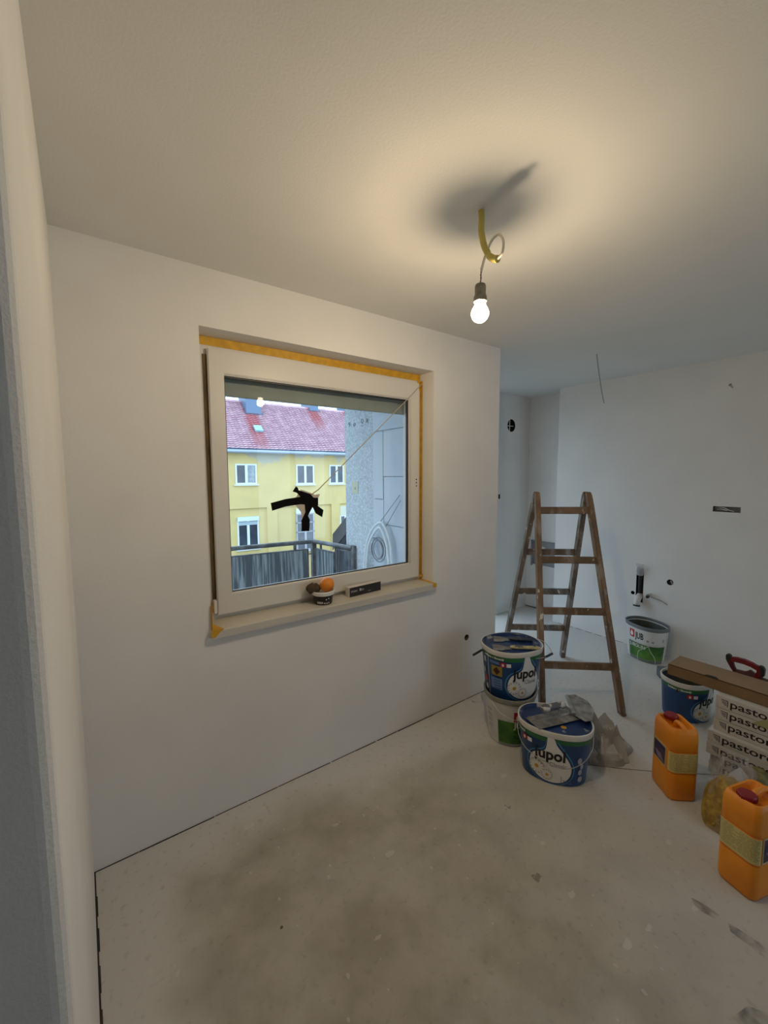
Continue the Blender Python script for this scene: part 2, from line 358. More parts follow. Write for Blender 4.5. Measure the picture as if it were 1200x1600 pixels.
# shell behind the camera, with a large window that lights the room from behind
BX0, BX1, BZ0, BZ1 = 2.5, 4.0, .3, 2.2
wh = MB(); grid_holes(wh, (-3.0, -3.0, 0), (1, 0, 0), (0, 0, 1), 7.8, H, [(BX0+3, BZ0, BX1+3, BZ1)]); grid_holes(wh, (-3.0, -3.3, 0), (1, 0, 0), (0, 0, 1), 7.8, H, [(BX0+3, BZ0, BX1+3, BZ1)])
wh.build('wall_behind', plaster, **S)
q = MB(); q.box(-3.3, -3.3, 0, -3.0, 2.3, H); q.build('wall_far_left', plaster, **S)
q = MB()
for bx in ((BX0, BZ0, BX0+.07, BZ1), (BX1-.07, BZ0, BX1, BZ1), (BX0, BZ0, BX1, BZ0+.07), (BX0, BZ1-.07, BX1, BZ1), ((BX0+BX1)/2-.04, BZ0, (BX0+BX1)/2+.04, BZ1)): q.box(bx[0], -3.2, bx[1], bx[2], -3.12, bx[3])
q.build('window_2', pvc, **S)

# ================================================================== window 1
def frame_poly(mb, x0, z0, x1, z1, w, y0, y1):
    """mitred rectangular frame"""
    o_ = [(x0, z0), (x1, z0), (x1, z1), (x0, z1)]; i_ = [(x0+w[0], z0+w[1]), (x1-w[2], z0+w[1]), (x1-w[2], z1-w[3]), (x0+w[0], z1-w[3])]
    V_ = [(a, y0, b) for a, b in o_]+[(a, y0, b) for a, b in i_]+[(a, y1, b) for a, b in o_]+[(a, y1, b) for a, b in i_]
    F_ = []
    for k in range(4):
        j = (k+1) % 4; F_ += [(k, j, 4+j, 4+k), (8+k, 8+j, 12+j, 12+k), (k, j, 8+j, 8+k), (4+k, 4+j, 12+j, 12+k)]
    mb.add(V_, F_)
q = MB(); frame_poly(q, .450, .903, 1.824, 2.253, (.06, .045, .05, .075), 2.086, 2.16)
win = q.build('window_1', pvc, None, bevel=.003, kind='structure')
q = MB(); frame_poly(q, .507, .930, 1.797, 2.196, (.072, .098, .073, .108), 2.062, 2.135); sash = q.build('sash', pvc, win, bevel=.004)
q = MB(); frame_poly(q, .572, 1.021, 1.731, 2.094, (.010, .010, .010, .010), 2.074, 2.095); q.build('glazing_bead', mat('bead_white', (.84, .82, .78), .3), sash, bevel=.002)
q = MB(); frame_poly(q, .582, 1.031, 1.721, 2.084, (.005, .005, .011, .008), 2.084, 2.096); q.build('gasket', gasket, sash)
def glass_mat():
    m = bpy.data.materials.new('window_glass'); m.use_nodes = True; n = m.node_tree.nodes; l = m.node_tree.links
    n.remove(n['Principled BSDF']); out = n['Material Output']
    tr = n.new('ShaderNodeBsdfTransparent'); tr.inputs[0].default_value = (.90, .95, .97, 1)
    gl = n.new('ShaderNodeBsdfGlossy'); gl.inputs['Roughness'].default_value = 0.0
    fr = n.new('ShaderNodeFresnel'); fr.inputs[0].default_value = 1.5
    mx = n.new('ShaderNodeMixShader'); l.new(fr.outputs[0], mx.inputs[0]); l.new(tr.outputs[0], mx.inputs[1]); l.new(gl.outputs[0], mx.inputs[2]); l.new(mx.outputs[0], out.inputs[0])
    return m
glass = glass_mat()
q = MB(); q.add([(.58, 2.090, 1.03), (1.724, 2.090, 1.03), (1.724, 2.090, 2.086), (.58, 2.090, 2.086)], [(0, 1, 2, 3)]); q.build('glass_pane', glass, sash)
q = MB(); q.box(.489, 2.055, .945, .503, 2.085, 1.01); q.build('hinge', white_print, sash, bevel=.002)
q = MB(); q.box(.491, 2.078, 1.01, .506, 2.0855, 2.17); q.build('sash_gap', mat('brown_gap', (.16, .10, .03), .8, var=.5, vscale=6), win)
for zz in (1.537, 1.558, 1.579):
    q = MB(); q.tube([(1.772, 2.0625, zz), (1.772, 2.0600, zz)], .0045, 10); q.build('screw_hole', gasket, sash)
q = MB(); q.prism([(1.925, .868), (1.925, .905), (1.9285, .9085), (2.09, .9085), (2.09, .868)], lambda u, v, w: (.441+w*1.387/1.387, u, v), 1.387)
sill = q.build('window_sill', mat('sill_grey_white', (.60, .57, .52), .5, var=.06), win, bevel=.002)
# tape strips
q = MB(); q.box(.452, 2.0835, 2.213, 1.82, 2.0855, 2.252); q.build('masking_tape', tape_y, win, label='long yellow tape strip along window head')
q = MB(); q.box(1.800, 2.0835, 2.155, 1.8215, 2.0855, 2.213); q.build('masking_tape', tape_y, win)
q = MB(); q.box(1.8225, 2.062, .912, 1.8238, 2.084, 2.212); q.box(1.8215, 2.083, .93, 1.8235, 2.0865, 2.15); q.build('masking_tape', tape_y, win)
q = MB(); q.box(1.795, 2.050, .930, 1.823, 2.0555, .945); q.box(1.802, 1.925, .9088, 1.8235, 2.086, .9104); q.box(1.800, 1.922, .885, 1.828, 1.9243, .912); q.build('masking_tape', tape_y, win, label='yellow tape at the right sill corner')
q = MB(); q.prism([(.447, 1.93), (.447, 2.07), (.462, 2.05), (.497, 1.924)], lambda u, v, w: (u, v, .9088+w), .0014); q.prism([(.442, .878), (.442, .912), (.497, .912), (.46, .880)], lambda u, v, w: (u, 1.9245-w, v), .0016); q.box(.4505, 1.94, .91, .4525, 2.08, 1.02); q.build('masking_tape', tape_y, win, label='crumpled yellow tape at the left sill corner')
q = MB(); q.box(.452, 2.080, 1.02, .464, 2.0855, 2.21); q.build('masking_tape', tape_y, win)
# outside: rolled up shutter, guide rail
sh_a = mat('shutter_grey', (.20, .22, .20), .6, var=.1); sh_b = mat('shutter_light', (.34, .36, .31), .6, var=.1)
q = MB(); q.box(.45, 2.165, 2.084, 1.824, 2.20, 2.25); shut = q.build('roller_shutter', sh_a, None, label='grey rolled-up roller shutter box above the outside of window', category='shutter')
q = MB(); q.box(.45, 2.150, 2.003, 1.80, 2.175, 2.045); q.build('bottom_slat', sh_b, shut, bevel=.002)
q = MB(); q.box(.45, 2.158, 2.044, 1.80, 2.1640, 2.112); q.build('slat', sh_b, shut, bevel=.002)
q = MB(); q.box(1.768, 2.15, .92, 1.80, 2.19, 2.06); q.build('guide_rail', white_print, shut)
# cord, paper and black tape on the glass
yg = 2.0895
q = MB(); q.tube([(1.816, 2.060, 2.192), (1.70, 2.058, 2.088), (1.074, 2.0855, 1.529), (1.034, 2.087, 1.505)], .0028, 6)
q.build('cord', mat('beige_cord', (.46, .40, .33), .8), None, label='taut beige cord running from window corner to black tape', category='cord')
paper = MB(); paper.prism([(.939, 1.491), (.970, 1.532), (1.027, 1.513), (1.054, 1.501), (1.086, 1.504), (1.069, 1.476), (1.045, 1.470), (1.032, 1.424), (1.004, 1.379), (.973, 1.367), (.967, 1.409), (.938, 1.446)], lambda u, v, w: (u, yg-w, v), .0006)
pap = paper.build('paper_patch', mat('beige_paper', (.62, .57, .50), .9, var=.1, vscale=30), None, label='torn beige paper patch stuck on the window pane', category='paper')
blk = mat('black_tape', (.005, .004, .005), .7, var=.3, vscale=14, spec=.1)
strips = [[(.798, 1.466), (.88, 1.484), (.969, 1.493), (1.073, 1.483), (1.072, 1.440), (.968, 1.452), (.88, 1.444), (.804, 1.425)],
          [(.921, 1.523), (.940, 1.550), (.951, 1.543), (.955, 1.529), (1.026, 1.506), (1.046, 1.484), (1.037, 1.434), (1.008, 1.386), (1.019, 1.364), (1.014, 1.300), (.968, 1.304), (.969, 1.364), (.993, 1.408), (.990, 1.451), (.972, 1.486), (.945, 1.515)],
          [(1.020, 1.486), (1.053, 1.469), (1.057, 1.447), (1.104, 1.413), (1.095, 1.373), (1.055, 1.397), (1.033, 1.441), (1.015, 1.46)]]
bt = thing('black_tape_cross', (.98, yg, 1.45), label='black tape strips crossed over paper on the window pane', category='tape')
for i, st in enumerate(strips):
    q = MB(); q.prism([(u-.98, v-1.45) for u, v in st], lambda u, v, w, i=i: (u, -.0008-.0009*i-w, v), .0005); q.build('tape_strip', blk, bt)

# ---- things on the sill
zs = .9085
def tub():
    t = thing('plastic_tub', (1.046, 2.000, zs), label='small round black plastic tub with white rim on the window sill', category='tub')
    q = MB(); q.lathe([(.046, 0), (.049, .004), (.055, .056)], n=32); q.build('body', black_print, t, smooth=True)
    q = MB(); q.lathe([(.055, .050), (.061, .053), (.063, .070), (.060, .074), (.056, .070), (.055, .060)], n=32); q.build('rim', white_print, t, smooth=True)
    q = MB(); q.lathe([(.0, .058), (.055, .060)], n=24, caps=False); q.build('inside', mat('tub_inside', (.05, .03, .02), .8), t)
    def fn(u, v): a = -2.3+u/.052; r = .0498+.006*(v-.004)/.052; return (r*math.cos(a), r*math.sin(a), v)
    sh = [shift(text_2d('SODA', .015, .0006, .036), -.022, .010)]
    for k, (a, b) in enumerate(((.022, .012), (.034, .011), (.046, .012), (.030, .032), (.044, .036))): sh.append(disc_2d(a, b, .0035, .0045, 8))
    wrap('lettering', sh, fn, white_print, t, step=.006)
tub()
q = MB(); n = 20
rings = [[(.041*math.sin(PI*i/12)*math.cos(2*PI*k/n), .041*math.sin(PI*i/12)*math.sin(2*PI*k/n), -.039*math.cos(PI*i/12)) for k in range(n)] for i in range(1, 12)]
q.loft(rings); org = q.build('orange', mat('orange_peel', (.85, .27, .02), .42, var=.15, vscale=20, bump=.25, bscale=400), None, smooth=True, label='bright orange fruit lying in the small tub on sill', category='fruit')
org.location = (1.066, 1.992, 1.0105)
q = MB(); rings = [[(.045*math.sin(PI*i/10)**.8*math.cos(2*PI*k/16)*(1+.1*math.sin(3*k)), .032*math.sin(PI*i/10)**.8*math.sin(2*PI*k/16), -.026*math.cos(PI*i/10)+.004*math.sin(2*k)) for k in range(16)] for i in range(1, 10)]
q.loft(rings); sc_ = q.build('kitchen_sponge', mat('brown_sponge', (.10, .065, .04), .9, var=.4, vscale=40, bump=.5, bscale=150), None, smooth=True, label='dark brown lumpy sponge lying in tub beside the orange', category='sponge')
sc_.location = (.998, 2.020, .994); sc_.rotation_euler = (.2, .1, .3)
bxo = thing('flat_box', (1.33, 2.027, zs), math.radians(5), label='black and white oblong packaging box standing on the window sill', category='box')
q = MB(); q.box(-.118, -.020, 0, .118, .020, .055); q.build('carton', mat('white_card', (.66, .62, .58), .6), bxo, bevel=.001)
q = MB(); q.box(-.117, -.0212, .001, .117, -.0202, .054); q.build('black_face', black_print, bxo)
fnb = lambda u, v: (u-.118, -.0218, v)
wrap('lettering', [shift(text_2d('STUDIO', .013, .0004, .045), .010, .026), rect_2d(.072, .026, .084, .040), shift(text_2d('E14', .014, .0004, .016), .088, .026), rect_2d(.135, .014, .155, .016)], fnb, mat('grey_print', (.5, .5, .5), .5), bxo, step=0)

# ================================================================== bulb on its conduit
t = thing('pendant_bulb', (1.153, 1.007, H), label='bare glowing bulb hanging on twisted wires from yellow conduit', category='lamp')
L = lambda p: Vector(p)-Vector((1.153, 1.007, H))
ycond = mat('yellow_conduit', (.62, .52, .12), .45, var=.12, vscale=30)
q = MB(); q.tube([L(p) for p in spline([(1.153, 1.007, 2.505), (1.146, .998, 2.47), (1.136, .990, 2.42), (1.138, .978, 2.37), (1.146, .968, 2.345)])], .0105, 12); q.build('conduit', ycond, t, smooth=True)
q = MB(); q.tube([L(p) for p in [(1.142, .976, 2.352), (1.140, .955, 2.328), (1.139, .938, 2.314), (1.137, .920, 2.306)]], .011, 12, rs=[.007, .011, .0115, .0115]); q.build('conduit_end', ycond, t, smooth=True)
q = MB(); q.tube([L(p) for p in spline([(1.137, .920, 2.307), (1.134, .900, 2.318), (1.131, .895, 2.350), (1.133, .915, 2.378), (1.139, .950, 2.374), (1.147, .985, 2.335), (1.150, 1.000, 2.300)])], .0042, 8); q.build('cable', mat('cream_cable', (.80, .76, .62), .5), t, smooth=True)
q = MB()
tw = [(1.150+.002*math.cos(k*1.1)+.0035*k/18, 1.000+.002*math.sin(k*1.1)+.006*k/18, 2.318-k*.0035) for k in range(19)]
q.tube([L(p) for p in tw], .0014, 5); q.tube([L((p[0]-.003*math.cos(i*1.1), p[1]-.003*math.sin(i*1.1), p[2])) for i, p in enumerate(tw)], .0014, 5); q.build('twisted_wire', mat('wire_insulation', (.25, .17, .12), .6), t)
sk = L((1.1534, 1.0059, 0)); zb = 2.168-H
q = MB(); q.lathe([(.007, .095), (.017, .093), (.019, .085), (.019, .060), (.0205, .056), (.0225, .050), (.0225, .036), (.019, .034)], (sk.x, sk.y, zb), 24)
add_m = mat('aged_socket', (.28, .25, .22), .45, .4, var=.4, vscale=50); q.build('lamp_socket', add_m, t, smooth=True)
bm_ = bpy.data.materials.new('glowing_frosted_glass'); bm_.use_nodes = True; n = bm_.node_tree.nodes; l = bm_.node_tree.links; n.remove(n['Principled BSDF'])
em = n.new('ShaderNodeEmission'); em.inputs[0].default_value = (1, .86, .62, 1); em.inputs[1].default_value = 30
trn = n.new('ShaderNodeBsdfTransparent'); mx = n.new('ShaderNodeMixShader'); mx.inputs[0].default_value = .5; l.new(trn.outputs[0], mx.inputs[1]); l.new(em.outputs[0], mx.inputs[2]); l.new(mx.outputs[0], n['Material Output'].inputs[0])
prof = [(.001, -.034)]+[(.0305*math.sin(a), -.0035-.0305*math.cos(a)) for a in (.35, .7, 1.05, 1.4, 1.75, 2.1)]+[(.0215, .020), (.0175, .030), (.0165, .042)]
q = MB(); q.lathe(prof, (sk.x, sk.y, zb), 28); q.build('glass_bulb', bm_, t, smooth=True)
ld = bpy.data.lights.new('bulb_light', 'POINT'); ld.energy = BULB_W; ld.color = BULB_COL; ld.shadow_soft_size = .012
ld.use_nodes = True; n = ld.node_tree.nodes; l = ld.node_tree.links; e = n['Emission']
# photometric profile of a lamp whose base dims the backward beam
tcn = n.new('ShaderNodeTexCoord'); sx = n.new('ShaderNodeSeparateXYZ'); l.new(tcn.outputs['Normal'], sx.inputs[0])
mrn = n.new('ShaderNodeMapRange'); mrn.inputs[1].default_value = .0; mrn.inputs[2].default_value = .9; mrn.inputs[3].default_value = 1.0; mrn.inputs[4].default_value = .24; l.new(sx.outputs['Z'], mrn.inputs[0]); l.new(mrn.outputs[0], e.inputs['Strength'])
lo = bpy.data.objects.new('bulb_light', ld); COL.objects.link(lo); lo.location = (sk.x, sk.y, zb+.002); lo.parent = t
# loose wire from the ceiling further back
q = MB(); q.tube(spline([(0, 0, .01), (.03, 0, -.08), (.062, 0, -.164), (.105, 0, -.27), (.146, 0, -.346)]), .0042, 8)
lw = q.build('hanging_wire', mat('grey_wire', (.30, .31, .32), .5), None, smooth=True, label='thin grey wire hanging from ceiling in front of the far wall', category='wire'); lw.location = (3.161, 1.627, H)
# small cable stub high on the right wall
q = MB(); q.tube(spline([(X1+.02, 1.062, 2.291), (X1-.012, 1.060, 2.290), (X1-.022, 1.050, 2.278), (X1-.018, 1.040, 2.262)]), .005, 8)
q.build('cable_stub', mat('beige_stub', (.45, .40, .33), .7), None, smooth=True, label='short beige cable stub poking out high on the right wall', category='cable')

# ================================================================== plumbing on the right wall
clear = bpy.data.materials.new('cloudy_plastic_film'); clear.use_nodes = True; b = clear.node_tree.nodes['Principled BSDF']; b.inputs['Base Color'].default_value = (.75, .74, .78, 1); b.inputs['Roughness'].default_value = .25; b.inputs['Alpha'].default_value = .45
pipe_w = mat('pipe_white', (.70, .69, .66), .4, var=.15, vscale=40)
t = thing('drain_pipe', (X1, 1.628, .43), label='vertical drain pipe wrapped in film sticking out of wall above bucket', category='pipe')
q = MB(); q.tube([(.02, 0, .01), (.015, .002, .10), (.01, 0, .20), (-.005, -.002, .30)], .019, 14); q.build('pipe', mat('pipe_black', (.012, .012, .014), .4), t, smooth=True)
q = MB(); q.tube([(-.004, 0, .255), (-.010, -.002, .29), (-.014, 0, .33), (-.018, .002, .352)], .02, 16, rs=[.026, .031, .033, .032]); q.build('film_wrap', clear, t, smooth=True)
q = MB(); q.tube(spline([(.02, 0, .06), (-.02, -.001, .045), (-.045, -.002, .018), (-.052, -.002, -.018)]), .027, 16); q.build('elbow', pipe_w, t, smooth=True)
q = MB(); q.tube([(-.052, -.002, -.014), (-.0535, -.002, -.028)], .029, 16); q.build('elbow_ring', gasket, t, smooth=True)
t = thing('water_tap_stub', (X1, 1.538, .514), label='short chrome water outlet with black plug beside the drain pipe', category='pipe')
q = MB(); q.tube([(.01, 0, .006), (-.05, 0, .006)], .014, 14); q.build('stub', mat('chrome_stub', (.6, .6, .6), .25, .8), t, smooth=True)
q = MB(); q.tube([(-.045, 0, -.004), (-.062, 0, -.006)], .014, 14); q.build('plug', gasket, t, smooth=True)
q = MB(); q.tube(spline([(-.02, -.012, -.01), (-.03, -.05, -.012), (-.012, -.10, -.03), (-.004, -.14, -.055)]), .004, 6); q.build('cable', mat('plug_cable', (.35, .35, .36), .6), t, smooth=True)

# ================================================================== step ladder
wood = mat('worn_brown_wood', (.27, .175, .105), .7, col2=(.16, .10, .06), vscale=5, bump=.3, bscale=50, coord='Object')
add_spots(wood, (.34, .30, .25), 16, .55, .70, (1, 1, .35), 3); add_spots(wood, (.70, .68, .62), 20, .675, .70, (1, 1, .6), 8)
wood2 = mat('grey_worn_wood', (.22, .17, .13), .75, col2=(.13, .10, .08), vscale=6, bump=.3, bscale=50)
add_spots(wood2, (.30, .30, .29), 16, .50, .64, (1, 1, .35), 5); add_spots(wood2, (.70, .68, .64), 20, .675, .70, (1, 1, .6), 2)
LC = Vector((2.96, 1.77, 0))
t = thing('step_ladder', LC, label='old brown wooden step ladder spattered with white paint', category='ladder')
FLf, FRf, BRf, BLf = [Vector(p)-LC for p in ((2.46, 1.548, 0), (2.853, 1.207, 0), (3.354, 1.915, 0), (2.961, 2.256, 0))]
ML = (FLf+BLf)/2; MR = (FRf+BRf)/2
TL = ML+(MR-ML)*.17+Vector((0, 0, 1.475)); TR = MR+(ML-MR)*.12+Vector((0, 0, 1.475))
side = (MR-ML).normalized()
def rail(a, b, m, off):
    d = (b-a).normalized(); nrm = side.cross(d).normalized(); q = MB(); rings = []
    for s_, wd in ((0, 1), (.93, 1), (.98, .8), (1.0, .35)):
        c_ = a+(b-a)*s_+off; ux = side*.017; uy = nrm*.031*wd
        rings.append([c_+ux*x+uy*y for x, y in ((-1, -1), (1, -1), (1, 1), (-1, 1))])
    q.loft(rings); return q.build('rail', m, t, bevel=.004)
offF = -(BLf-FLf).normalized()*.014
for a, b in ((FLf, TL), (FRf, TR)): rail(a, b, wood, offF+side*(.0 if a is FLf else 0))
for a, b, s_ in ((BLf, TL, 1), (BRf, TR, -1)): rail(a, b, wood2, -offF+side*s_*.004)
def rung(a0, a1, b0, b1, z, m, off):
    k = z/1.475; p = a0+(a1-a0)*k+off; r = b0+(b1-b0)*k+off; d = (r-p).normalized(); nn = d.cross(Vector((0, 0, 1))).normalized()
    q = MB(); q.obox((p+r)/2, (r-p)/2, nn*.012, Vector((0, 0, .025))); q.build('rung', m, t, bevel=.004)
for z in (.292, .643, .990, 1.342): rung(FLf, TL, FRf, TR, z, wood, offF)
for z in (.292, .640, .990, 1.330): rung(BLf, TL, BRf, TR, z, wood2, -offF)
q = MB(); q.tube([TR+Vector((0, 0, -.075))-side*.03, TR+Vector((0, 0, -.075))+side*.03], .006, 8); q.build('hinge_bolt', steel, t)
q = MB(); q.tube([TL+Vector((0, 0, -.075))-side*.03, TL+Vector((0, 0, -.075))+side*.03], .006, 8); q.build('hinge_bolt', steel, t)

# ================================================================== buckets
blue = mat('label_blue', (.012, .070, .23), .32, var=.35, vscale=6); lidblue = mat('lid_blue', (.015, .045, .17), .28, var=.3, vscale=12)
add_spots(lidblue, (.35, .36, .38), 18, .62, .70, (1, 1, 1), 2)
halo = mat('label_light_blue', (.06, .24, .48), .35); deep = mat('label_deep_blue', (.008, .03, .12), .35)
green_band = mat('label_green', (.02, .15, .05), .35, var=.1); lime = mat('label_lime', (.10, .27, .03), .4, col2=(.03, .12, .02), vscale=8)
petal = mat('petal_white', (.78, .76, .72), .5); yolk = mat('daisy_yellow', (.62, .30, .02), .5); redp = mat('label_red', (.42, .015, .02), .4)
rimwhite = mat('bucket_rim_white', (.72, .70, .66), .4, var=.1); bodywhite = mat('bucket_white', (.66, .66, .63), .45, var=.12, vscale=14)
rimgrey = mat('bucket_rim_grey', (.17, .19, .20), .45, var=.2, vscale=20); rimolive = mat('dusty_rim', (.30, .30, .25), .6, var=.35, vscale=20)
inside_m = mat('bucket_inside', (.09, .10, .09), .6, var=.4, vscale=12); grey_t = mat('grey_text', (.30, .32, .35), .5)
pale_blue = mat('label_pale_blue', (.10, .20, .42), .4)
def bucket(label, name, c, a, b, th, z0, h, tp, body_m, rim_m, lid_m=None, depth=None, group=None):
    tg = dict(label=label, category='bucket')
    if group: tg['group'] = group
    t = thing(name, (c[0], c[1], z0), th, **tg)
    ex = 2.3; N = 72
    def S_(phi, z, off=0.0):
        k = tp+(1-tp)*z/h; cc, ss = math.cos(phi), math.sin(phi)
        x = (a-.006)*k*math.copysign(abs(cc)**(2/ex), cc); y = (b-.006)*k*math.copysign(abs(ss)**(2/ex), ss)
        nrm = Vector((x/(a*a), y/(b*b), 0)).normalized(); return (x+nrm.x*off, y+nrm.y*off, z)
    ph = [2*PI*(i+.5)/N for i in range(N)]
    q = MB(); rings = [[S_(p, z, o_) for p in ph] for z, o_ in ((0, -.008), (.004, 0), (h*.5, 0), (h-.028, 0))]
    if lid_m: q.loft(rings)
    else:
        rings += [[S_(p, h-.002, -.002) for p in ph], [S_(p, h-.03, -.005) for p in ph]]; q.loft(rings, True, False)
    q.build('body', body_m, t, smooth=True)
    if not lid_m:
        q = MB(); q.loft([[S_(p, h-.004, -.004) for p in ph], [S_(p, .01, -.006) for p in ph], [S_(p, .0095, -.05) for p in ph]], False, True); q.build('inner_wall', inside_m, t, smooth=True)
    q = MB(); q.loft([[S_(p, z, o_) for p in ph] for z, o_ in ((h-.030, -.001), (h-.030, .0045), (h-.022, .0055), (h-.004, .006), (h, .004), (h, -.003), (h-.012, -.005))], False, False); q.build('rim', rim_m, t, smooth=True)
    if lid_m:
        q = MB(); q.loft([[S_(p, z, o_) for p in ph] for z, o_ in ((h-.001, -.002), (h+.0015, -.006), (h-.001, -.011), (h-.009, -.014), (h-.010, -.030), (h-.0085, -.034))], False, True); q.build('lid', lid_m, t, smooth=True)
    # perimeter table
    tab = [(0., -PI)]; P = Vector(S_(-PI+1e-4, h/2))
    for i in range(1, 721):
        p = -PI+2*PI*i/720; Q = Vector(S_(p, h/2)); tab.append((tab[-1][0]+(Q-P).length, p)); P = Q
    tot = tab[-1][0]
    def at(phi0):
        s0 = next(s for s, p in tab if p >= phi0)
        def fn_layer(layer):
            def fn(u, v):
                s = (s0+u) % tot; i = min(719, int(s/tot*720))
                while i > 0 and tab[i][0] > s: i -= 1
                while i < 719 and tab[i+1][0] < s: i += 1
                k = (s-tab[i][0])/max(1e-9, tab[i+1][0]-tab[i][0]); p = tab[i][1]+k*(tab[i+1][1]-tab[i][1])
                return S_(p, v, .0008+.0007*layer)
            return fn
        return fn_layer
    return t, at, S_
def bail(t, pts, grip=None, r=.0022):
    q = MB(); q.tube(spline(pts, 10), r, 6); hnd = q.build('wire_handle', wire_m, t, smooth=True)
    if grip: q = MB(); q.tube(grip, .007, 8); q.build('grip', gasket, hnd, smooth=True)
def daisy(cx, cy, R):
    pet = [disc_2d(cx+R*.62*math.cos(k*2*PI/13), cy+R*.62*math.sin(k*2*PI/13), R*.40, R*.15, 8, k*2*PI/13) for k in range(13)]
    return pet, [disc_2d(cx, cy, R*.27, R*.27, 12)]
def drop(k=1.0, h=.262):
    base = [(-.016, 1.0), (.012, 1.0), (.028, .86), (.060, .70), (.090, .52), (.102, .36), (.092, .20), (.060, .09), (.010, .045), (-.045, .07), (-.088, .17), (-.108, .32), (-.104, .47), (-.086, .585), (-.060, .64), (-.035, .69), (-.022, .78)]
    sp_ = spline([Vector((x, y*h, 0)) for x, y in base+[base[0]]], 3)[:-1]
    return poly_2d([((p.x*k), min(h, .36*h+(p.y-.36*h)*(k if p.y < h*.9 else 1))) for p in sp_])
def paint_label(t, at, phi0, h, small=1.0, lettering='jupol', second=True, back=True):
    L_ = at(phi0); hh = h-.030
    wrap('green_band', [rect_2d(-.30, hh-.028, .30, hh)], L_(1), green_band, t)
    wrap('drop_outline', [drop(1.16, hh)], L_(2), halo, t); wrap('drop_shade', [drop(1.09, hh)], L_(3), deep, t)
    wrap('white_drop', [drop(1.0, hh)], L_(4), white_print, t)
    wrap('lettering', [shift(text_2d(lettering, .085, .0027, .150), -.082, .125*h/.26)], L_(6), black_print, t, step=.008)
    if second: wrap('lettering', [shift(text_2d('Classic', .036, .0004, .082), -.006, .092*h/.26)], L_(6), grey_t, t, step=.008)
    p1, c1 = daisy(-.070, .072*h/.26, .040); p2, c2 = daisy(-.018, .045*h/.26, .028)
    wrap('daisy_shadow', [disc_2d(-.070, .072*h/.26, .042), disc_2d(-.018, .045*h/.26, .030)], L_(5), mat('daisy_backdrop', (.45, .46, .46), .5), t); wrap('daisy_petal', p1+p2, L_(6), petal, t); wrap('daisy_centre', c1+c2, L_(7), yolk, t)
    wrap('lettering', [shift(text_2d('Izdelano v Sloveniji', .017, .0006, .125), -.255, hh-.021)], L_(5), white_print, t, step=.008)
    wrap('red_mark', [rect_2d(-.150, hh-.062, -.120, hh-.034)], L_(5), redp, t); wrap('mark_drop', [disc_2d(-.135, hh-.050, .006, .009, 10), rect_2d(-.116, hh-.060, -.092, hh-.038)], L_(6), white_print, t)
    return L_
# front oval bucket
hB = .292
t, at, S1 = bucket('oval blue paint bucket in front, with steel trowel on its lid', 'paint_bucket', (2.004, 1.180), .192, .147, -1.048, 0, hB, .857, blue, rimwhite, lidblue)
Lf = paint_label(t, at, -PI/2-.05, hB)
wrap('label_mark', [disc_2d(.148, .085, .011, .016), disc_2d(.152, .045, .013, .016), disc_2d(.140, .150, .012, .018), disc_2d(.155, .115, .009, .015)], Lf(5), mat('label_bubble', (.38, .42, .48), .4), t)
wrap('label_stroke', [rect_2d(.052, .006, .0545, .055), shift(text_2d('Notranja', .012, .0002, .045), .062, .030), shift(text_2d('disperzija', .012, .0002, .045), .062, .018)], Lf(5), pale_blue, t)
q = MB(); q.lathe([(.001, .0), (.022, .0), (.022, .001), (.001, .001)], (.045, -.055, hB-.0098), 20); q.build('lid_emblem', mat('lid_green', (.25, .40, .10), .4), t); q = MB(); q.lathe([(.001, .0), (.014, .0), (.014, .0012), (.001, .0012)], (.045, -.055, hB-.0090), 16); q.build('lid_emblem_centre', yolk, t)
bail(t, [S1(PI, hB-.035, .006), S1(PI+.35, hB-.10, .012), S1(PI+.9, .150, .014), S1(-PI/2, .118, .016), S1(-PI/2+.35, .118, .018), S1(-.75, .150, .016), S1(-.30, hB-.09, .014), S1(0, hB-.035, .006)])
# stack at the wall: white bucket carrying a blue bucket
t, at, S2 = bucket('dusty white bucket with green label underneath the blue bucket by the wall', 'paint_bucket', (2.096, 1.536), .205, .160, .543, 0, .305, .80, bodywhite, rimolive, None)
Lj0 = at(-math.radians(138)-.543); Lj = lambda layer: (lambda u, v, g=Lj0(layer): g(u-.055, v))
wrap('green_panel', [rect_2d(-.030, .020, .150, .165)], Lj(1), lime, t); wrap('grey_strip', [rect_2d(-.030, .004, .150, .020)], Lj(1), mat('label_grey', (.25, .27, .25), .5), t)
wrap('red_mark', [rect_2d(.060, .170, .108, .232)], Lj(1), redp, t); wrap('mark_drop', [poly_2d([(.084, .224), (.096, .202), (.098, .190), (.091, .180), (.080, .178), (.073, .184), (.072, .195), (.076, .208)])], Lj(2), white_print, t)
wrap('lettering', [shift(text_2d('JUB', .050, .0012, .070), .060, .128)], Lj(2), white_print, t); wrap('lettering', [shift(text_2d('AKRIL', .030, .0010, .062), .062, .090), shift(text_2d('KIT', .030, .0010, .05), .062, .060)], Lj(2), mat('label_dark_green', (.02, .06, .02), .5), t)
wrap('faint_print', [rect_2d(-.115, .09+k*.035, -.070, .112+k*.035) for k in range(4)], Lj(1), mat('faint_grey_print', (.48, .48, .46), .5), t)
bail(t, [S2(2.6, .268, .006), S2(3.0, .22, .016), S2(3.5, .19, .018), S2(4.2, .20, .018), S2(4.9, .25, .014), S2(5.3, .268, .006)])
zt = .272; hT = .305
t, at, S3 = bucket('round blue paint bucket stacked on the white one, putty knives on lid', 'paint_bucket', (2.096, 1.536), .186, .163, -.366, zt, hT, .83, blue, rimwhite, lidblue)
Lt = paint_label(t, at, -PI/2+.02, hT)
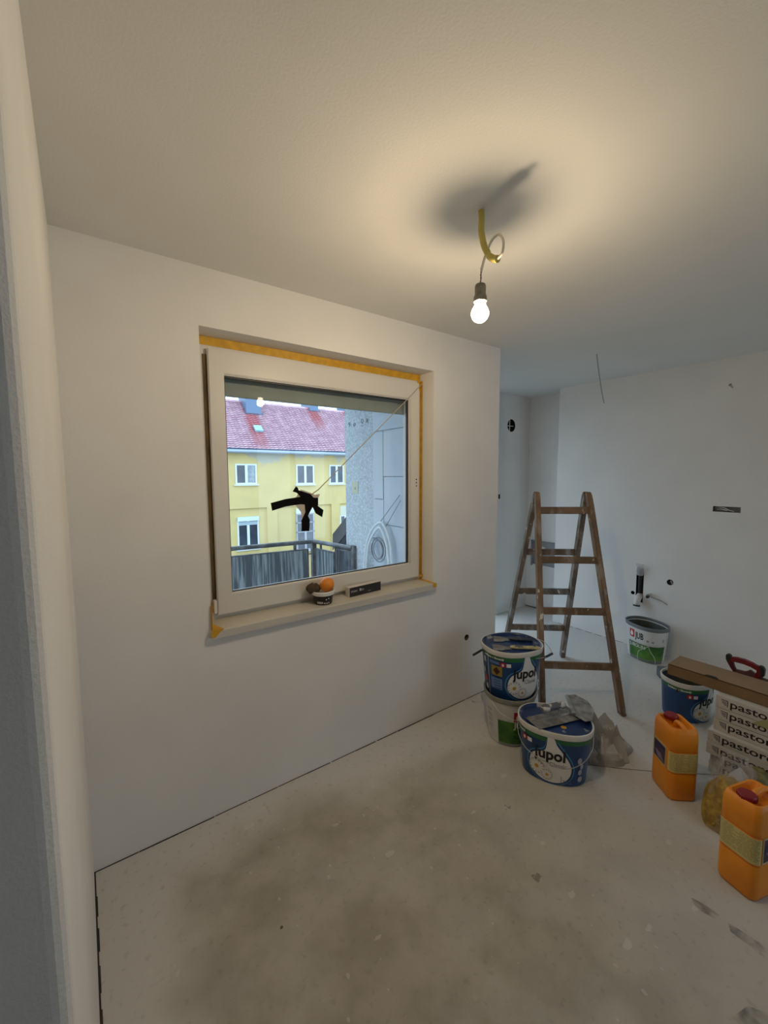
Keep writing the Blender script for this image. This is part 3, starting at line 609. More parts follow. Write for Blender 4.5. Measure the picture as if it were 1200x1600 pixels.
wrap('label_stroke', [rect_2d(-.232, .01, -.229, hT-.034)], Lt(5), white_print, t)
wrap('warning_panel', [rect_2d(-.205, .150, -.140, .212)], Lt(5), mat('label_ochre', (.30, .22, .03), .5), t); wrap('warning_diamond', [poly_2d([(-.172, .155), (-.150, .180), (-.172, .205), (-.194, .180)])], Lt(6), mat('label_dark_red', (.06, .008, .01), .5), t)
wrap('text_panel', [rect_2d(-.212, .065, -.140, .135), rect_2d(-.215, .222, -.155, .240)], Lt(5), pale_blue, t)
wrap('small_print', [rect_2d(-.190, .118-k*.016, -.150, .1215-k*.016) for k in range(4)], Lt(6), deep, t)
wrap('label_mark', [rect_2d(-.275, .085, -.248, .118)], Lt(5), mat('label_pink', (.45, .06, .07), .5), t); wrap('label_mark', [disc_2d(-.255, .052, .013, .018), rect_2d(-.272, .205, -.250, .240), disc_2d(-.275, .150, .010, .018)], Lt(5), mat('label_bluewhite', (.45, .50, .52), .5), t)
a0, a1 = 3.45+.366, -.40
q = MB(); q.tube([S3(2.75, hT-.058, .002), S3(2.66, hT-.105, .060)], .007, 8); q.build('grip', gasket, t, smooth=True)
bail(t, [S3(.10, hT-.004, .008), S3(-.12, hT-.008, .030), S3(-.30, hT-.030, .052), S3(-.42, hT-.058, .062), S3(-.60, hT-.070, .030), S3(-.85, hT-.062, .010), S3(-1.2, hT-.050, .004)], [S3(-.42, hT-.056, .066), S3(-.66, hT-.074, .014)])
# bucket against the right wall
t, at, S4 = bucket('open grey-rimmed white bucket with green label standing against right wall', 'paint_bucket', (3.935, 1.486), .180, .138, -1.978, 0, .313, .826, bodywhite, rimgrey, None)
Lq0 = at(-PI/2-.02); hh = .283
Lq = lambda layer: (lambda u, v, g=Lq0(layer): g(u+.105, v))
wrap('green_panel', [rect_2d(-.165, .028, .150, .150)], Lq(1), lime, t); wrap('grey_strip', [rect_2d(-.160, .004, .148, .028)], Lq(1), mat('label_slate', (.16, .18, .17), .5), t)
wrap('light_panel', [rect_2d(-.165, .168, .152, hh)], Lq(1), mat('label_offwhite', (.68, .68, .66), .4), t)
wrap('dark_line', [rect_2d(-.165, .150, .150, .153)], Lq(2), black_print, t)
wrap('red_mark', [rect_2d(-.150, .192, -.100, .262)], Lq(2), redp, t); wrap('mark_drop', [poly_2d([(-.126, .254), (-.113, .230), (-.112, .215), (-.120, .204), (-.134, .204), (-.140, .216), (-.137, .232)])], Lq(3), white_print, t)
wrap('lettering', [shift(text_2d('JUB', .078, .0017, .072), -.093, .195)], Lq(3), black_print, t)
wrap('lettering', [shift(text_2d('JUBOLIN', .042, .0006, .150), -.155, .116)], Lq(3), white_print, t)
wrap('small_mark', [disc_2d(.012, .195, .010), disc_2d(.048, .192, .009), rect_2d(.120, .196, .132, .222)], Lq(3), grey_t, t)
def band(pts, w): 
    P = spline([Vector((x, y, 0)) for x, y in pts], 6); A = []; B = []
    for i, p in enumerate(P):
        d = (P[min(i+1, len(P)-1)]-P[max(i-1, 0)]).normalized(); nn = Vector((-d.y, d.x, 0))*w; A.append((p.x+nn.x, p.y+nn.y)); B.append((p.x-nn.x, p.y-nn.y))
    n_ = len(A); return A+B, [(i, i+1, n_+i+1, n_+i) for i in range(n_-1)]
wrap('drop_line', [band([(.018, .152), (-.010, .125), (-.055, .090), (-.068, .050), (-.068, .006)], .0028), band([(.018, .152), (.035, .110), (.062, .070), (.078, .035), (.078, .006)], .0028)], Lq(3), mat('label_pale_green', (.50, .62, .45), .5), t)
# bucket behind the canister
t, at, S5 = bucket('open blue paint bucket behind the orange canister, under the long carton', 'paint_bucket', (3.201, .951), .155, .136, -.42, 0, .262, .88, blue, rimwhite, None)
Lr = paint_label(t, at, -PI/2+.25, .262, second=False)
q = MB(); q.tube([S5(-2.75, .21, .0), S5(-2.75, .207, .022)], .006, 8); q.build('handle_lug', gasket, t)
# small grey block on the floor
q = MB(); q.box(-.05, -.035, 0, .05, .035, .075); gb = q.build('plastic_block', mat('slate_plastic', (.14, .15, .17), .6, var=.15), None, bevel=.004, label='small dark grey plastic block on floor below the wall bucket', category='block'); gb.location = (3.66, 1.235, 0); gb.rotation_euler = (0, 0, -.9)

# ================================================================== tools on the lids
def knife(loc, z, tip, joint, end, bw, bm1, hm, label, tilt=0):
    tip, joint, end = [Vector((*p, 0)) for p in (tip, joint, end)]
    ang = math.atan2((end-tip).y, (end-tip).x); t = thing('putty_knife', (tip.x, tip.y, z), ang, label=label, category='putty knife')
    lb = (joint-tip).length; lh = (end-tip).length
    q = MB(); q.prism([(0, -bw/2), (0, bw/2), (lb*.45, bw/2*.92), (lb*.95, .012), (lb*.95, -.012), (lb*.45, -bw/2*.92)], lambda u, v, w: (u, v, w+.004+u*tilt), .0014); q.build('blade', bm1, t)
    pr = [(lb*.9, .007, .007), (lb*1.05, .013, .010), (lb*1.25, .016, .012), (lb+(lh-lb)*.6, .013, .011), (lh*.94, .017, .012), (lh, .008, .006)]
    q = MB(); q.loft([[(x, wy*math.cos(2*PI*k/12), .012+x*tilt+wz*math.sin(2*PI*k/12)) for k in range(12)] for x, wy, wz in pr]); hd = q.build('handle', hm, t, smooth=True)
    q = MB(); q.lathe([(.006, 0), (.006, .002)], (lh*.88, 0, .012+lh*.88*tilt+.0115), 10); q.build('hang_hole', gasket, hd)
    return t
zl = zt+hT-.009
cream_h = mat('cream_handle', (.60, .54, .30), .5, var=.3, vscale=30); add_spots(cream_h, (.10, .11, .12), 20, .58, .62, (1, 1, 1), 4)
navy_h = mat('navy_handle', (.03, .045, .075), .35, var=.3, vscale=20); add_spots(navy_h, (.35, .38, .42), 30, .60, .66, (1, 1, 1), 1)
knife(None, zl, (1.950, 1.562), (2.035, 1.488), (2.150, 1.372), .085, steel_dusty, cream_h, 'putty knife with cream handle lying on the upper bucket lid')
knife(None, zl, (2.060, 1.645), (2.135, 1.575), (2.225, 1.470), .090, steel_dusty, navy_h, 'putty knife with dark blue handle on the upper bucket lid')
def trowel():
    t = thing('plastering_trowel', (2.02, 1.175, hB-.001), math.radians(-17), label='dusty steel plastering trowel lying across the front bucket lid', category='trowel')
    q = MB(); q.prism([(-.165, -.055), (.150, -.055), (.158, -.045), (.158, .045), (.150, .055), (-.165, .055)], lambda u, v, w: (u, v, w+.002), .0022); q.build('blade', steel_dusty, t)
    q = MB(); q.box(-.100, -.008, .004, .110, .008, .010); q.tube([(.085, 0, .008), (.080, .004, .030), (.060, .010, .052)], .006, 8); q.tube([(.010, 0, .008), (.018, .004, .030), (.030, .008, .050)], .006, 8); q.build('bracket', steel, t, smooth=True)
    q = MB(); pr = [(-.080, .010), (-.072, .018), (-.04, .0195), (0, .017), (.04, .019), (.065, .017), (.072, .009)]
    q.loft([[(x-.015, .012+r_*math.cos(2*PI*k/12), .062+r_*math.sin(2*PI*k/12)) for k in range(12)] for x, r_ in pr]); hm = mat('plastered_handle', (.12, .13, .15), .5); add_spots(hm, (.62, .62, .60), 26, .46, .54, (1, 1, 1), 3); q.build('handle', hm, t, smooth=True)
trowel()
t = thing('taping_knife', (2.185, 1.175, hB+.004), math.radians(-48), label='wide grey taping knife under the trowel, overhanging the front bucket', category='putty knife')
q = MB(); q.prism([(-.02, -.11), (-.02, .10), (.035, .12), (.090, .06), (.100, -.03), (.060, -.14), (.02, -.16)], lambda u, v, w: (u, v, w+.012-.04*abs(u)), .0018); q.build('blade', steel_dusty, t)
q = MB(); q.box(-.028, -.10, .008, -.012, .095, .020); q.build('blade_spine', steel, t, bevel=.002)

# ================================================================== crumpled sack
def sack():
    from mathutils import noise
    outline = [(2.190, 1.105), (2.215, 1.055), (2.262, 1.005), (2.315, .968), (2.352, .962), (2.395, .995), (2.440, .985), (2.525, .990), (2.520, 1.045), (2.500, 1.09), (2.525, 1.15), (2.50, 1.21), (2.435, 1.225), (2.37, 1.24), (2.28, 1.23), (2.215, 1.19)]
    cx, cy = 2.36, 1.10
    pts = spline([Vector((x, y, 0)) for x, y in outline+[outline[0]]], 5)[:-1]; n_ = len(pts); K = 26; V_ = [(0, 0, 0)]; F_ = []
    def hgt(x, y, s):
        a = noise.noise(Vector((x*7, y*7, 1.3))); b = noise.noise(Vector((x*16, y*16, 4.1)))
        ridge = (1-abs(a)*2.3)**2*.115+(1-abs(b)*2)*.030
        e_ = min(1, (1-s)*3.2)
        peak = .17*math.exp(-(((x-2.50)/.075)**2+((y-1.135)/.055)**2))+.10*math.exp(-(((x-2.30)/.07)**2+((y-1.15)/.07)**2))
        fold = .05*max(0, 1-abs((x-2.40)*.9+(y-1.06)*.5)/.035)
        return max(.002, (ridge*.7+peak+fold)*e_+.028*min(1, (1-s)*12))
    V_[0] = (cx, cy, hgt(cx, cy, 0))
    for k in range(1, K+1):
        s = k/K
        for p in pts: x = cx+(p.x-cx)*s; y = cy+(p.y-cy)*s; V_.append((x, y, hgt(x, y, s) if k < K else .001))
    for i in range(n_): F_.append((0, 1+i, 1+(i+1) % n_))
    for k in range(K-1):
        for i in range(n_): j = (i+1) % n_; F_.append((1+k*n_+i, 1+(k+1)*n_+i, 1+(k+1)*n_+j, 1+k*n_+j))
    q = MB(); q.add([(x-cx, y-cy, z) for x, y, z in V_], F_)
    sm = mat('grey_sack_paper', (.50, .50, .475), .85, col2=(.34, .34, .32), vscale=7, bump=.3, bscale=30); add_spots(sm, (.58, .57, .54), 9, .56, .62, (1, 1, 1), 6)
    t = thing('crumpled_sack', (cx, cy, 0), label='crumpled grey paper sack on floor right of the front bucket', category='sack')
    q.build('sack_body', sm, t)
    # open mouth folds
    q = MB(); pts_ = [(-.02, -.03, .055), (.00, -.02, .12), (.025, .0, .15), (.03, .03, .12)]
    for k in range(3):
        o_ = .012*k; q.add([(a+o_, b-o_, c_) for a, b, c_ in ((-.045, -.10, .004), (-.02, -.045, .10), (.008, -.012, .155), (.03, -.075, .095), (.0, -.125, .006))], [(0, 1, 4), (1, 2, 3), (1, 3, 4)])
    q.build('fold', sm, t)
    q = MB(); q.add([(.10, -.02, .002), (.135, .01, .105), (.175, -.095, .004), (.12, -.06, .07), (.16, -.02, .002)], [(0, 1, 3), (1, 2, 3), (1, 4, 2), (0, 3, 2)]); q.build('flap', sm, t)
    q = MB(); q.add([(-.160, -.02, .004), (-.045, -.125, .004), (-.035, -.115, .062), (-.150, -.01, .058), (-.10, .04, .075), (.0, -.07, .085)], [(0, 1, 2, 3), (3, 2, 5, 4)]); q.build('bottom_flap', mat('sack_white_side', (.55, .56, .56), .8, var=.15, vscale=12), t)
sack()

# ================================================================== jerrycans
cano = mat('orange_plastic', (.90, .33, .015), .42, col2=(.78, .25, .01), vscale=5, bump=.15, bscale=200)
capm = mat('red_cap', (.28, .010, .018), .4, var=.2); creme = mat('cream_label', (.72, .60, .24), .55, var=.1); redline = mat('red_line', (.50, .05, .01), .5); tinyp = mat('label_small_print', (.30, .25, .10), .6)
def can_ring(L_, W_, r, z, k=1.0, n=6):
    out = []
    for sx_, sy_, a0_ in ((1, 1, 0), (-1, 1, 1), (-1, -1, 2), (1, -1, 3)):
        for i in range(n+1):
            a = (a0_+i/n)*PI/2; out.append(((sx_*(L_/2-r)+r*math.cos(a))*k, (sy_*(W_/2-r)+r*math.sin(a))*k, z))
    return out
def jerrycan(label, c, rz, L_, W_, Hc):
    t = thing('jerrycan', (c[0], c[1], 0), rz, label=label, category='canister', group='orange jerrycans beside the tile boxes')
    r = .028; g0, g1 = .395*Hc, .70*Hc
    R = lambda z, k=1.0, rr=r: can_ring(L_, W_, rr, z, k)
    q = MB(); q.loft([R(0, .90), R(.004, .95), R(.016, 1.0), R(g0-.006), R(g0-.003, .985), R(g0+.001, .985), R(g0+.004), R(g1-.004), R(g1-.001, .985), R(g1+.003, .985), R(g1+.006), R(Hc*.86), R(Hc*.93, .985), R(Hc*.975, .93), R(Hc, .84), R(Hc-.002, .74), R(Hc-.022, .62), R(Hc-.030, .52)]); q.build('body', cano, t, smooth=True)
    cxp = L_*.26
    q = MB(); q.lathe([(.024, -.034), (.024, -.008), (.026, -.006), (.026, 0)], (cxp, 0, Hc), 24); q.build('neck', cano, t, smooth=True)
    q = MB()
    rings = []
    for rr, z in ((.030, -.010), (.031, -.008), (.031, .006), (.029, .010), (.020, .011)):
        rings.append([(cxp+(rr*(1+(.02 if k % 2 else -.02) if rr > .03 else 1))*math.cos(2*PI*k/48), (rr*(1+(.02 if k % 2 else -.02) if rr > .03 else 1))*math.sin(2*PI*k/48), Hc+z) for k in range(48)])
    q = MB(); q.lathe([(.028, -.010), (.031, -.008), (.031, .008), (.028, .012), (.018, .0125)], (cxp, 0, Hc), 32); cp = q.build('cap', capm, t, smooth=True)
    q = MB()
    for k in range(24): a = 2*PI*k/24; q.obox((cxp+.0312*math.cos(a), .0312*math.sin(a), Hc), Vector((math.cos(a), math.sin(a), 0))*.001, Vector((-math.sin(a), math.cos(a), 0))*.0014, Vector((0, 0, .007)))
    q.build('cap_ribs', capm, cp)
    q = MB(); q.tube(spline([(cxp-.038, 0, Hc-.024), (cxp-.044, 0, Hc-.006), (cxp-.066, 0, Hc+.002), (-L_*.34, 0, Hc+.0), (-L_*.42, 0, Hc-.012)]), .011, 12); q.build('handle', cano, t, smooth=True)
    def fn_(layer, side_):
        per = 2*(L_+W_)
        def fn(u, v):   # u along the surface measured from the centre of the narrow end
            hw, hl = W_/2, L_/2; s_ = u; sg = 1 if s_ >= 0 else -1; s_ = abs(s_); q_ = r*PI/2; e_ = .0008+.0006*layer
            if s_ <= hw-r: x, y, nx, ny = hl, s_, 1, 0
            elif s_ <= hw-r+q_: a = (s_-hw+r)/r; x, y, nx, ny = hl-r+r*math.cos(a), hw-r+r*math.sin(a), math.cos(a), math.sin(a)
            else: x, y, nx, ny = hl-r-(s_-hw+r-q_), hw, 0, 1
            return ((x+nx*e_)*side_, (y+ny*e_)*sg*side_, v)
        return fn
    for sd in (1, -1):
        F1 = fn_(1, sd); F2 = fn_(2, sd); w_ = W_/2+.012
        wrap('label_print', [rect_2d(-w_, g0+.006, w_, g1-.006)], F1, creme, t, step=.006); wrap('red_line', [rect_2d(-w_, g0-.001, w_, g0+.001), rect_2d(-w_, g1-.0005, w_, g1+.0015)], F1, redline, t, step=.006)
        rows = []
        rnd = random.Random(3)
        for k in range(13):
            zz = g1-.014-k*.0068; x = -w_+.008
            while x < w_-.012:
                l_ = rnd.uniform(.006, .022); 
                if abs(x+l_/2) > .004: rows.append(rect_2d(x, zz, min(x+l_, w_-.006), zz+.0022))
                x += l_+.003
        wrap('small_print', rows, F2, tinyp, t, step=.008)
    F3 = lambda u, v: (u, W_/2+.0014, v); F4 = lambda u, v: (u, W_/2+.0022, v)
    wrap('picture_label', [rect_2d(-.045, g0+.004, .062, g1-.004)], F3, mat('picture_cream', (.52, .45, .24), .5), t, step=0)
    wrap('picture', [rect_2d(-.038, g0+.012, .055, g1-.012)], F4, mat('picture_dark', (.10, .045, .07), .5, col2=(.02, .02, .06), vscale=25), t, step=0)
    wrap('picture_mark', [poly_2d([(-.03, g0+.02), (.02, g0+.02), (.045, g0+.05), (-.005, g0+.05)])], lambda u, v: (u, W_/2+.003, v), mat('picture_lilac', (.26, .20, .30), .5), t, step=0)
jerrycan('orange jerrycan with red cap standing before the blue bucket, farther of the two', (2.361, .735), math.atan2(.76, .65), .172, .134, .365)
jerrycan('orange jerrycan with red cap at right edge, nearer of the two', (2.050, .366), math.atan2(.30, -.954), .185, .136, .372)

# ================================================================== tile boxes and carton
boxm = mat('tile_box_white', (.66, .66, .64), .6, var=.08, vscale=9); boxm2 = mat('tile_box_grey', (.42, .41, .38), .65, var=.12, vscale=9)
hbx = .0643; offs = [(.030, .02), (.012, .01), (-.030, .020), (-.026, .018), (.004, .004), (.0, 0), (-.004, .0)]
names = ['lowest', 'second lowest', 'third from the bottom', 'middle', 'third from the top', 'second from the top', 'topmost']
names = ['first from the floor, mostly hidden', 'second from the floor', 'third from the floor', 'fourth from the floor', 'fifth from the floor', 'just below the top one', 'topmost, with a pale green sticker']
src = None
for k in range(7):
    dx, dy = offs[k]
    tg = dict(label='white tile box in the stack at right edge, '+names[k], category='box', group='tile boxes stacked at the right edge')
    if src is None:
        src = thing('tile_box', (2.645+dx, .655+dy, 0), 0, **tg); root = src
        q = MB(); q.box(0, -.61, .0006, .60, 0, hbx-.0006); q.build('carton', boxm, src, bevel=.002)
        fnt = lambda u, v: (-.0007, -u, v)
        wrap('lettering', [shift(text_2d('pastorelli', .054, .0008, .245), .062, .0195)], fnt, black_print, src, step=0)
        wrap('logo_mark', [rect_2d(.024, .046, .052, .0495), rect_2d(.0495, .016, .053, .0495)], fnt, black_print, src, step=0)
        wrap('logo_fill', [poly_2d([(.026, .043), (.047, .043), (.047, .020), (.040, .020), (.028, .032)])], fnt, grey_t, src, step=0)
        wrap('edge_line', [rect_2d(.0, .0115, .60, .0122), rect_2d(.008, .002, .0085, .062)], fnt, mat('box_crease', (.33, .32, .30), .7), src, step=0)
    else:
        root = src.copy(); COL.objects.link(root); root.location = (2.645+dx, .655+dy, k*hbx)
        for kk, vv in tg.items(): root[kk] = vv
        for ch in list(src.children):
            c_ = ch.copy(); COL.objects.link(c_); c_.parent = root
    if k == 6:
        q = MB(); q.prism([(.150, -.020), (.185, .012), (.240, .050), (.30, .058), (.30, -.02)], lambda u, v, w: (-.0012-w, -u, v), .0006); q.build('sticker', mat('pale_green_sticker', (.42, .46, .22), .5, var=.1), root)
tt = thing('long_carton', (2.690, .897, 7*hbx), 0, label='long flat brown cardboard carton lying on top of the tile boxes', category='box')
card = mat('brown_cardboard', (.25, .155, .085), .8, var=.12, vscale=10, bump=.08); card2 = mat('brown_cardboard_top', (.31, .21, .125), .8, var=.1, vscale=10)
q = MB(); q.box(0, -1.25, .001, .175, 0, .060); q.build('carton_body', card, tt, bevel=.002)
q = MB(); q.box(.002, -1.25, .0605, .176, -.002, .0635); q.build('lid_flap', card2, tt, bevel=.0008)
q = MB(); q.box(-.0006, -1.25, .0590, .003, -.004, .0606); q.build('seam', mat('seam_dark', (.015, .010, .008), .8), tt)
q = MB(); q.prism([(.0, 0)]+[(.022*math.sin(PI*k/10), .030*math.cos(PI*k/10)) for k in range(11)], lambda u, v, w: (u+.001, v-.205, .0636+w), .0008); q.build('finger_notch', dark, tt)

# hand saw grip behind the carton
hs = thing('hand_saw', (2.925, .60, 7*hbx+.001), math.radians(-4), label='hand saw with red and black grip behind the long carton', category='saw')
red = mat('red_grip', (.22, .012, .018), .45, var=.3, vscale=20)
def saw_prism(name, poly, m, th=.014, x=0, holes=None, parent=hs):
    q = MB(); q.prism([(-u, v) for u, v in poly], lambda u, v, w: (x-th/2+w, u, v), th); return q.build(name, m, parent, bevel=.0025)
# closed D-grip made of a loop: top bar, two cheeks, lower bar (u runs to the right of the picture)
saw_prism('grip', [(-.068, .120), (-.045, .126), (-.010, .128), (.025, .122), (.050, .112), (.050, .088), (.020, .098), (-.010, .102), (-.050, .100), (-.068, .098)], red, .024)
saw_prism('grip_front', [(-.088, .118), (-.066, .122), (-.058, .098), (-.052, .074), (-.040, .050), (-.050, .035), (-.068, .060), (-.086, .090)], mat('dark_red_grip', (.11, .010, .014), .5, var=.3), .022)
saw_prism('grip_rear', [(.044, .116), (.072, .112), (.074, .070), (.056, .040), (.050, .0), (.030, .0), (.036, .045), (.046, .080)], red, .022)
saw_prism('lower_bar', [(-.052, .056), (.0, .062), (.018, .080), (.045, .064), (.045, .0), (-.052, .0)], mat('maroon_cheek', (.16, .07, .08), .5, var=.3), .018)
saw_prism('end_cap', [(-.092, .126), (-.084, .134), (-.070, .130), (-.066, .115), (-.078, .088), (-.090, .098)], gasket, .026)
saw_prism('end_cap', [(.055, .120), (.074, .116), (.080, .100), (.078, .066), (.066, .054), (.060, .085)], gasket, .026)
saw_prism('blade', [(.0, .055), (.045, .06), (.40, .030), (.40, .002), (.0, .002)], steel, .0015)

# ================================================================== bag of yellow wedges
def yellow_bag():
    from mathutils import noise
    t = thing('plastic_bag', (2.315, .500, 0), label='see-through plastic bag of yellow wedges slumped before the tile boxes', category='bag')
    def blob(cx, cy, rx, ry, h_, seed, n=22, m=14, rz=0):
        rings = []
        for i in range(m+1):
            a = i/m*PI/2; rr = math.cos(a)**.6; z = h_*math.sin(a); ring_ = []
            for k in range(n):
                p = 2*PI*k/n; d = 1+.22*noise.noise(Vector((math.cos(p)*1.6+seed, math.sin(p)*1.6, z*9)))
                x, y = rx*rr*math.cos(p)*d, ry*rr*math.sin(p)*d
                ring_.append((cx+x*math.cos(rz)-y*math.sin(rz), cy+x*math.sin(rz)+y*math.cos(rz), max(.0, z*(1+.12*noise.noise(Vector((x*20, y*20, seed)))))))
            rings.append(ring_)
        q = MB(); q.loft(rings); return q
    ym = mat('yellow_contents', (.48, .34, .06), .6, col2=(.28, .18, .04), vscale=45, bump=.6, bscale=90)
    film = bpy.data.materials.new('crinkled_film'); film.use_nodes = True; b_ = film.node_tree.nodes['Principled BSDF']; b_.inputs['Base Color'].default_value = (.62, .60, .60, 1); b_.inputs['Roughness'].default_value = .18; b_.inputs['Alpha'].default_value = .20
    blob(-.02, .00, .088, .090, .225, 3).build('contents', ym, t, smooth=True)
    blob(.14, -.06, .10, .08, .24, 9).build('contents', mat('olive_contents', (.26, .22, .07), .6, col2=(.12, .10, .04), vscale=40, bump=.6, bscale=90), t, smooth=True)
    rnd = random.Random(5); q = MB()
    for k in range(150):     # loose yellow wedges seen through the film
        a = rnd.uniform(-PI, PI); s_ = rnd.uniform(.3, 1); c_ = Vector((-.02+.078*math.cos(a)*s_, .083*math.sin(a)*s_, .172*math.sqrt(max(0, 1-s_*s_))+.008))
        d = Vector((rnd.uniform(-1, 1), rnd.uniform(-1, 1), rnd.uniform(-.6, .6))).normalized(); x = d.orthogonal().normalized(); q.obox(c_, d*.016, x*.004, d.cross(x)*.002)
    q.build('wedges', mat('yellow_wedge', (.46, .36, .06), .5, var=.2), t, kind='stuff')
    rnd = random.Random(11)
    V_ = []; F_ = []; n_, m_ = 40, 26; HF = .31
    for i in range(m_+1):
        a = i/m_; z = HF*a; rr = (1-.55*a**2.2)
        for k in range(n_):
            p = 2*PI*k/n_; cr = noise.noise(Vector((math.cos(p)*4, math.sin(p)*4, z*22)))*.028*(.4+a)
            V_.append(((.105*rr+cr)*math.cos(p)+.03*a, (.095*rr+cr)*math.sin(p)-.01*a, z))
    for i in range(m_):
        for k in range(n_): j = (k+1) % n_; F_.append((i*n_+k, i*n_+j, (i+1)*n_+j, (i+1)*n_+k))
    q = MB(); q.add(V_, F_); q.build('film', film, t)
    q = MB(); q.add([(-.03, .03, .20), (.01, -.01, .265), (.045, -.05, .215), (.01, .0, .19)], [(0, 1, 3), (1, 2, 3)]); q.add([(.02, .03, .21), (.05, -.02, .27), (.085, -.05, .215), (.05, -.01, .19)], [(0, 1, 3), (1, 2, 3)]); q.build('white_tag', white_print, t)
    q = MB(); q.obox((.03, -.035, .195), Vector((.03, -.03, -.01)), Vector((.005, .006, 0)), Vector((0, 0, .012))); q.build('red_tag', redp, t)
yellow_bag()

# ================================================================== outside: balcony
conc_d = mat('balcony_slab', (.40, .42, .44), .9, var=.2, vscale=10)
q = MB(); q.box(-3.0, t2+.002, -.25, 1.949, 3.85, -.01); q.build('balcony_slab', conc_d, None, kind='structure')
def streaks(name, c1, c2):
    m = mat(name, c1, .5, .2); n = m.node_tree.nodes; l = m.node_tree.links; b = n['Principled BSDF']
    t_ = n.new('ShaderNodeTexCoord'); mp = n.new('ShaderNodeMapping'); mp.inputs['Scale'].default_value = (26, 26, 1.6); l.new(t_.outputs['Object'], mp.inputs[0])
    no = n.new('ShaderNodeTexNoise'); no.inputs['Scale'].default_value = 1.6; no.inputs['Detail'].default_value = 5; l.new(mp.outputs[0], no.inputs['Vector'])
    r = n.new('ShaderNodeValToRGB'); l.new(no.outputs[0], r.inputs[0]); r.color_ramp.elements[0].position = .42; r.color_ramp.elements[1].position = .62; r.color_ramp.elements[0].color = (*c1, 1); r.color_ramp.elements[1].color = (*c2, 1); l.new(r.outputs[0], b.inputs['Base Color'])
    return m
railm = mat('weathered_rail', (.20, .21, .22), .5, .3, col2=(.10, .105, .11), vscale=14); panm = streaks('stained_sheet', (.10, .12, .14), (.40, .45, .48))
RX, RY = 1.83, 3.68
t = thing('balcony_railing', (RX, RY, 0), label='weathered grey metal balcony railing with streaked sheet panels outside', category='railing')
q = MB(); q.tube([(-3.3, .30, .960), (-.8, .078, .960), (0, 0, .960)], .021, 12); q.tube([(0, 0, .960), (.05, -.27, .960), (.10, -.56, .960)], .021, 12); q.build('handrail', railm, t, smooth=True)
q = MB(); q.box(-.022, -.022, -.01, .022, .022, .95); q.build('post', railm, t)
q = MB(); q.box(.088, -.60, -.01, .118, -.555, .985); q.build('post', railm, t)
for u in (-2.4, -1.6, -.80, -.19):
    q = MB(); yy = -.0975*u; q.box(u-.011, yy-.011, .885, u+.011, yy+.011, .945); q.build('post', railm, t)
q = MB(); q.box(.018, -.11, .885, .036, -.095, .945); q.build('post', railm, t)
def sheet(u0, v0, u1, v1, z0_, z1_, m, fr=.012):
    a = Vector((u0, v0, 0)); b_ = Vector((u1, v1, 0)); d = (b_-a); nn = Vector((-d.y, d.x, 0)).normalized()
    q = MB(); q.obox((a+b_)/2+Vector((0, 0, (z0_+z1_)/2)), d/2, nn*.003, Vector((0, 0, (z1_-z0_)/2))); pn = q.build('panel', m, t)
    q = MB()
    for zz in (z0_, z1_): q.obox((a+b_)/2+Vector((0, 0, zz)), d/2, nn*.010, Vector((0, 0, fr/2)))
    for p in (a, b_): q.obox(p+Vector((0, 0, (z0_+z1_)/2)), d.normalized()*fr/2, nn*.010, Vector((0, 0, (z1_-z0_)/2)))
    q.build('panel_frame', railm, pn)
sheet(-.815, .0795, -.060, .006, .12, .888, panm); sheet(-1.75, .17, -.90, .088, .12, .888, panm); sheet(-2.7, .26, -1.82, .178, .12, .888, panm)
sheet(.012, -.02, .045, -.33, .12, .892, panm)
sheet(.052, -.37, .10, -.56, .05, .930, streaks('shaded_stained_sheet', (.035, .04, .05), (.13, .15, .17)))  # same stained sheet as the others, its shadow put into darker colours
q = MB(); q.box(-.058, -.004, .835, -.02, .004, .845); q.box(-.058, -.004, .35, -.02, .004, .36); q.build('bracket', railm, t)
# side wall dressing: insulation boards, notes, marks
bdm = mat('insulation_board', (.60, .66, .73), .9, var=.05, vscale=4); bl = MB()
for (ya, yb, za, zb_) in ((2.24, 2.795, 1.96, 2.70), (2.24, 2.655, 1.60, 1.955), (2.660, 2.795, 1.42, 1.955), (2.24, 2.648, 1.22, 1.595), (2.24, 2.795, .60, 1.215), (2.653, 2.795, 1.22, 1.415), (2.24, 2.795, 0, .595)):
    q = MB(); q.box(1.938, ya, za, 1.9495, yb-.0025, zb_-.0025); q.build('insulation_board', bdm, wext)
q = MB(); q.box(1.9465, 3.04, 1.445, 1.9495, 3.135, 1.555); q.build('paper_note', mat('yellowish_note', (.56, .56, .42), .8), wext)
ink = mat('pencil_mark', (.10, .12, .14), .8); fo = lambda u, v: (1.9480, -u, v)
wrap('lettering', [shift(text_2d('9', .055, .0002, .030), -3.185, 2.035), shift(text_2d('0', .045, .0002, .034), -3.105, 2.030), shift(text_2d('Q', .050, .0002, .038), -2.985, 2.045), shift(text_2d('R', .050, .0002, .036), -2.905, 2.040), rect_2d(-2.98, 2.02, -2.955, 2.0235)], fo, ink, wext, step=0)
wrap('lettering', [shift(text_2d('u', .04, .0002, .02), -3.095, 1.485)], lambda u, v: (1.9458, -u, v), ink, wext, step=0)
q = MB()
for (ya, za, rr) in ((3.03, 2.16, .045), (2.95, 2.165, .040), (2.87, 2.17, .03)):
    q.tube([(1.9485, ya+rr*math.cos(a), za+rr*math.sin(a)) for a in [PI+PI*i/10 for i in range(11)]], .002, 4)
q.build('scribble', mat('chalk', (.62, .68, .74), .9), wext)
hose = mat('white_hose', (.72, .78, .82), .5)
t = thing('hose_coil', (1.90, 2.68, 1.2), label='white corrugated hose loops hanging on the grey outside wall', category='hose')
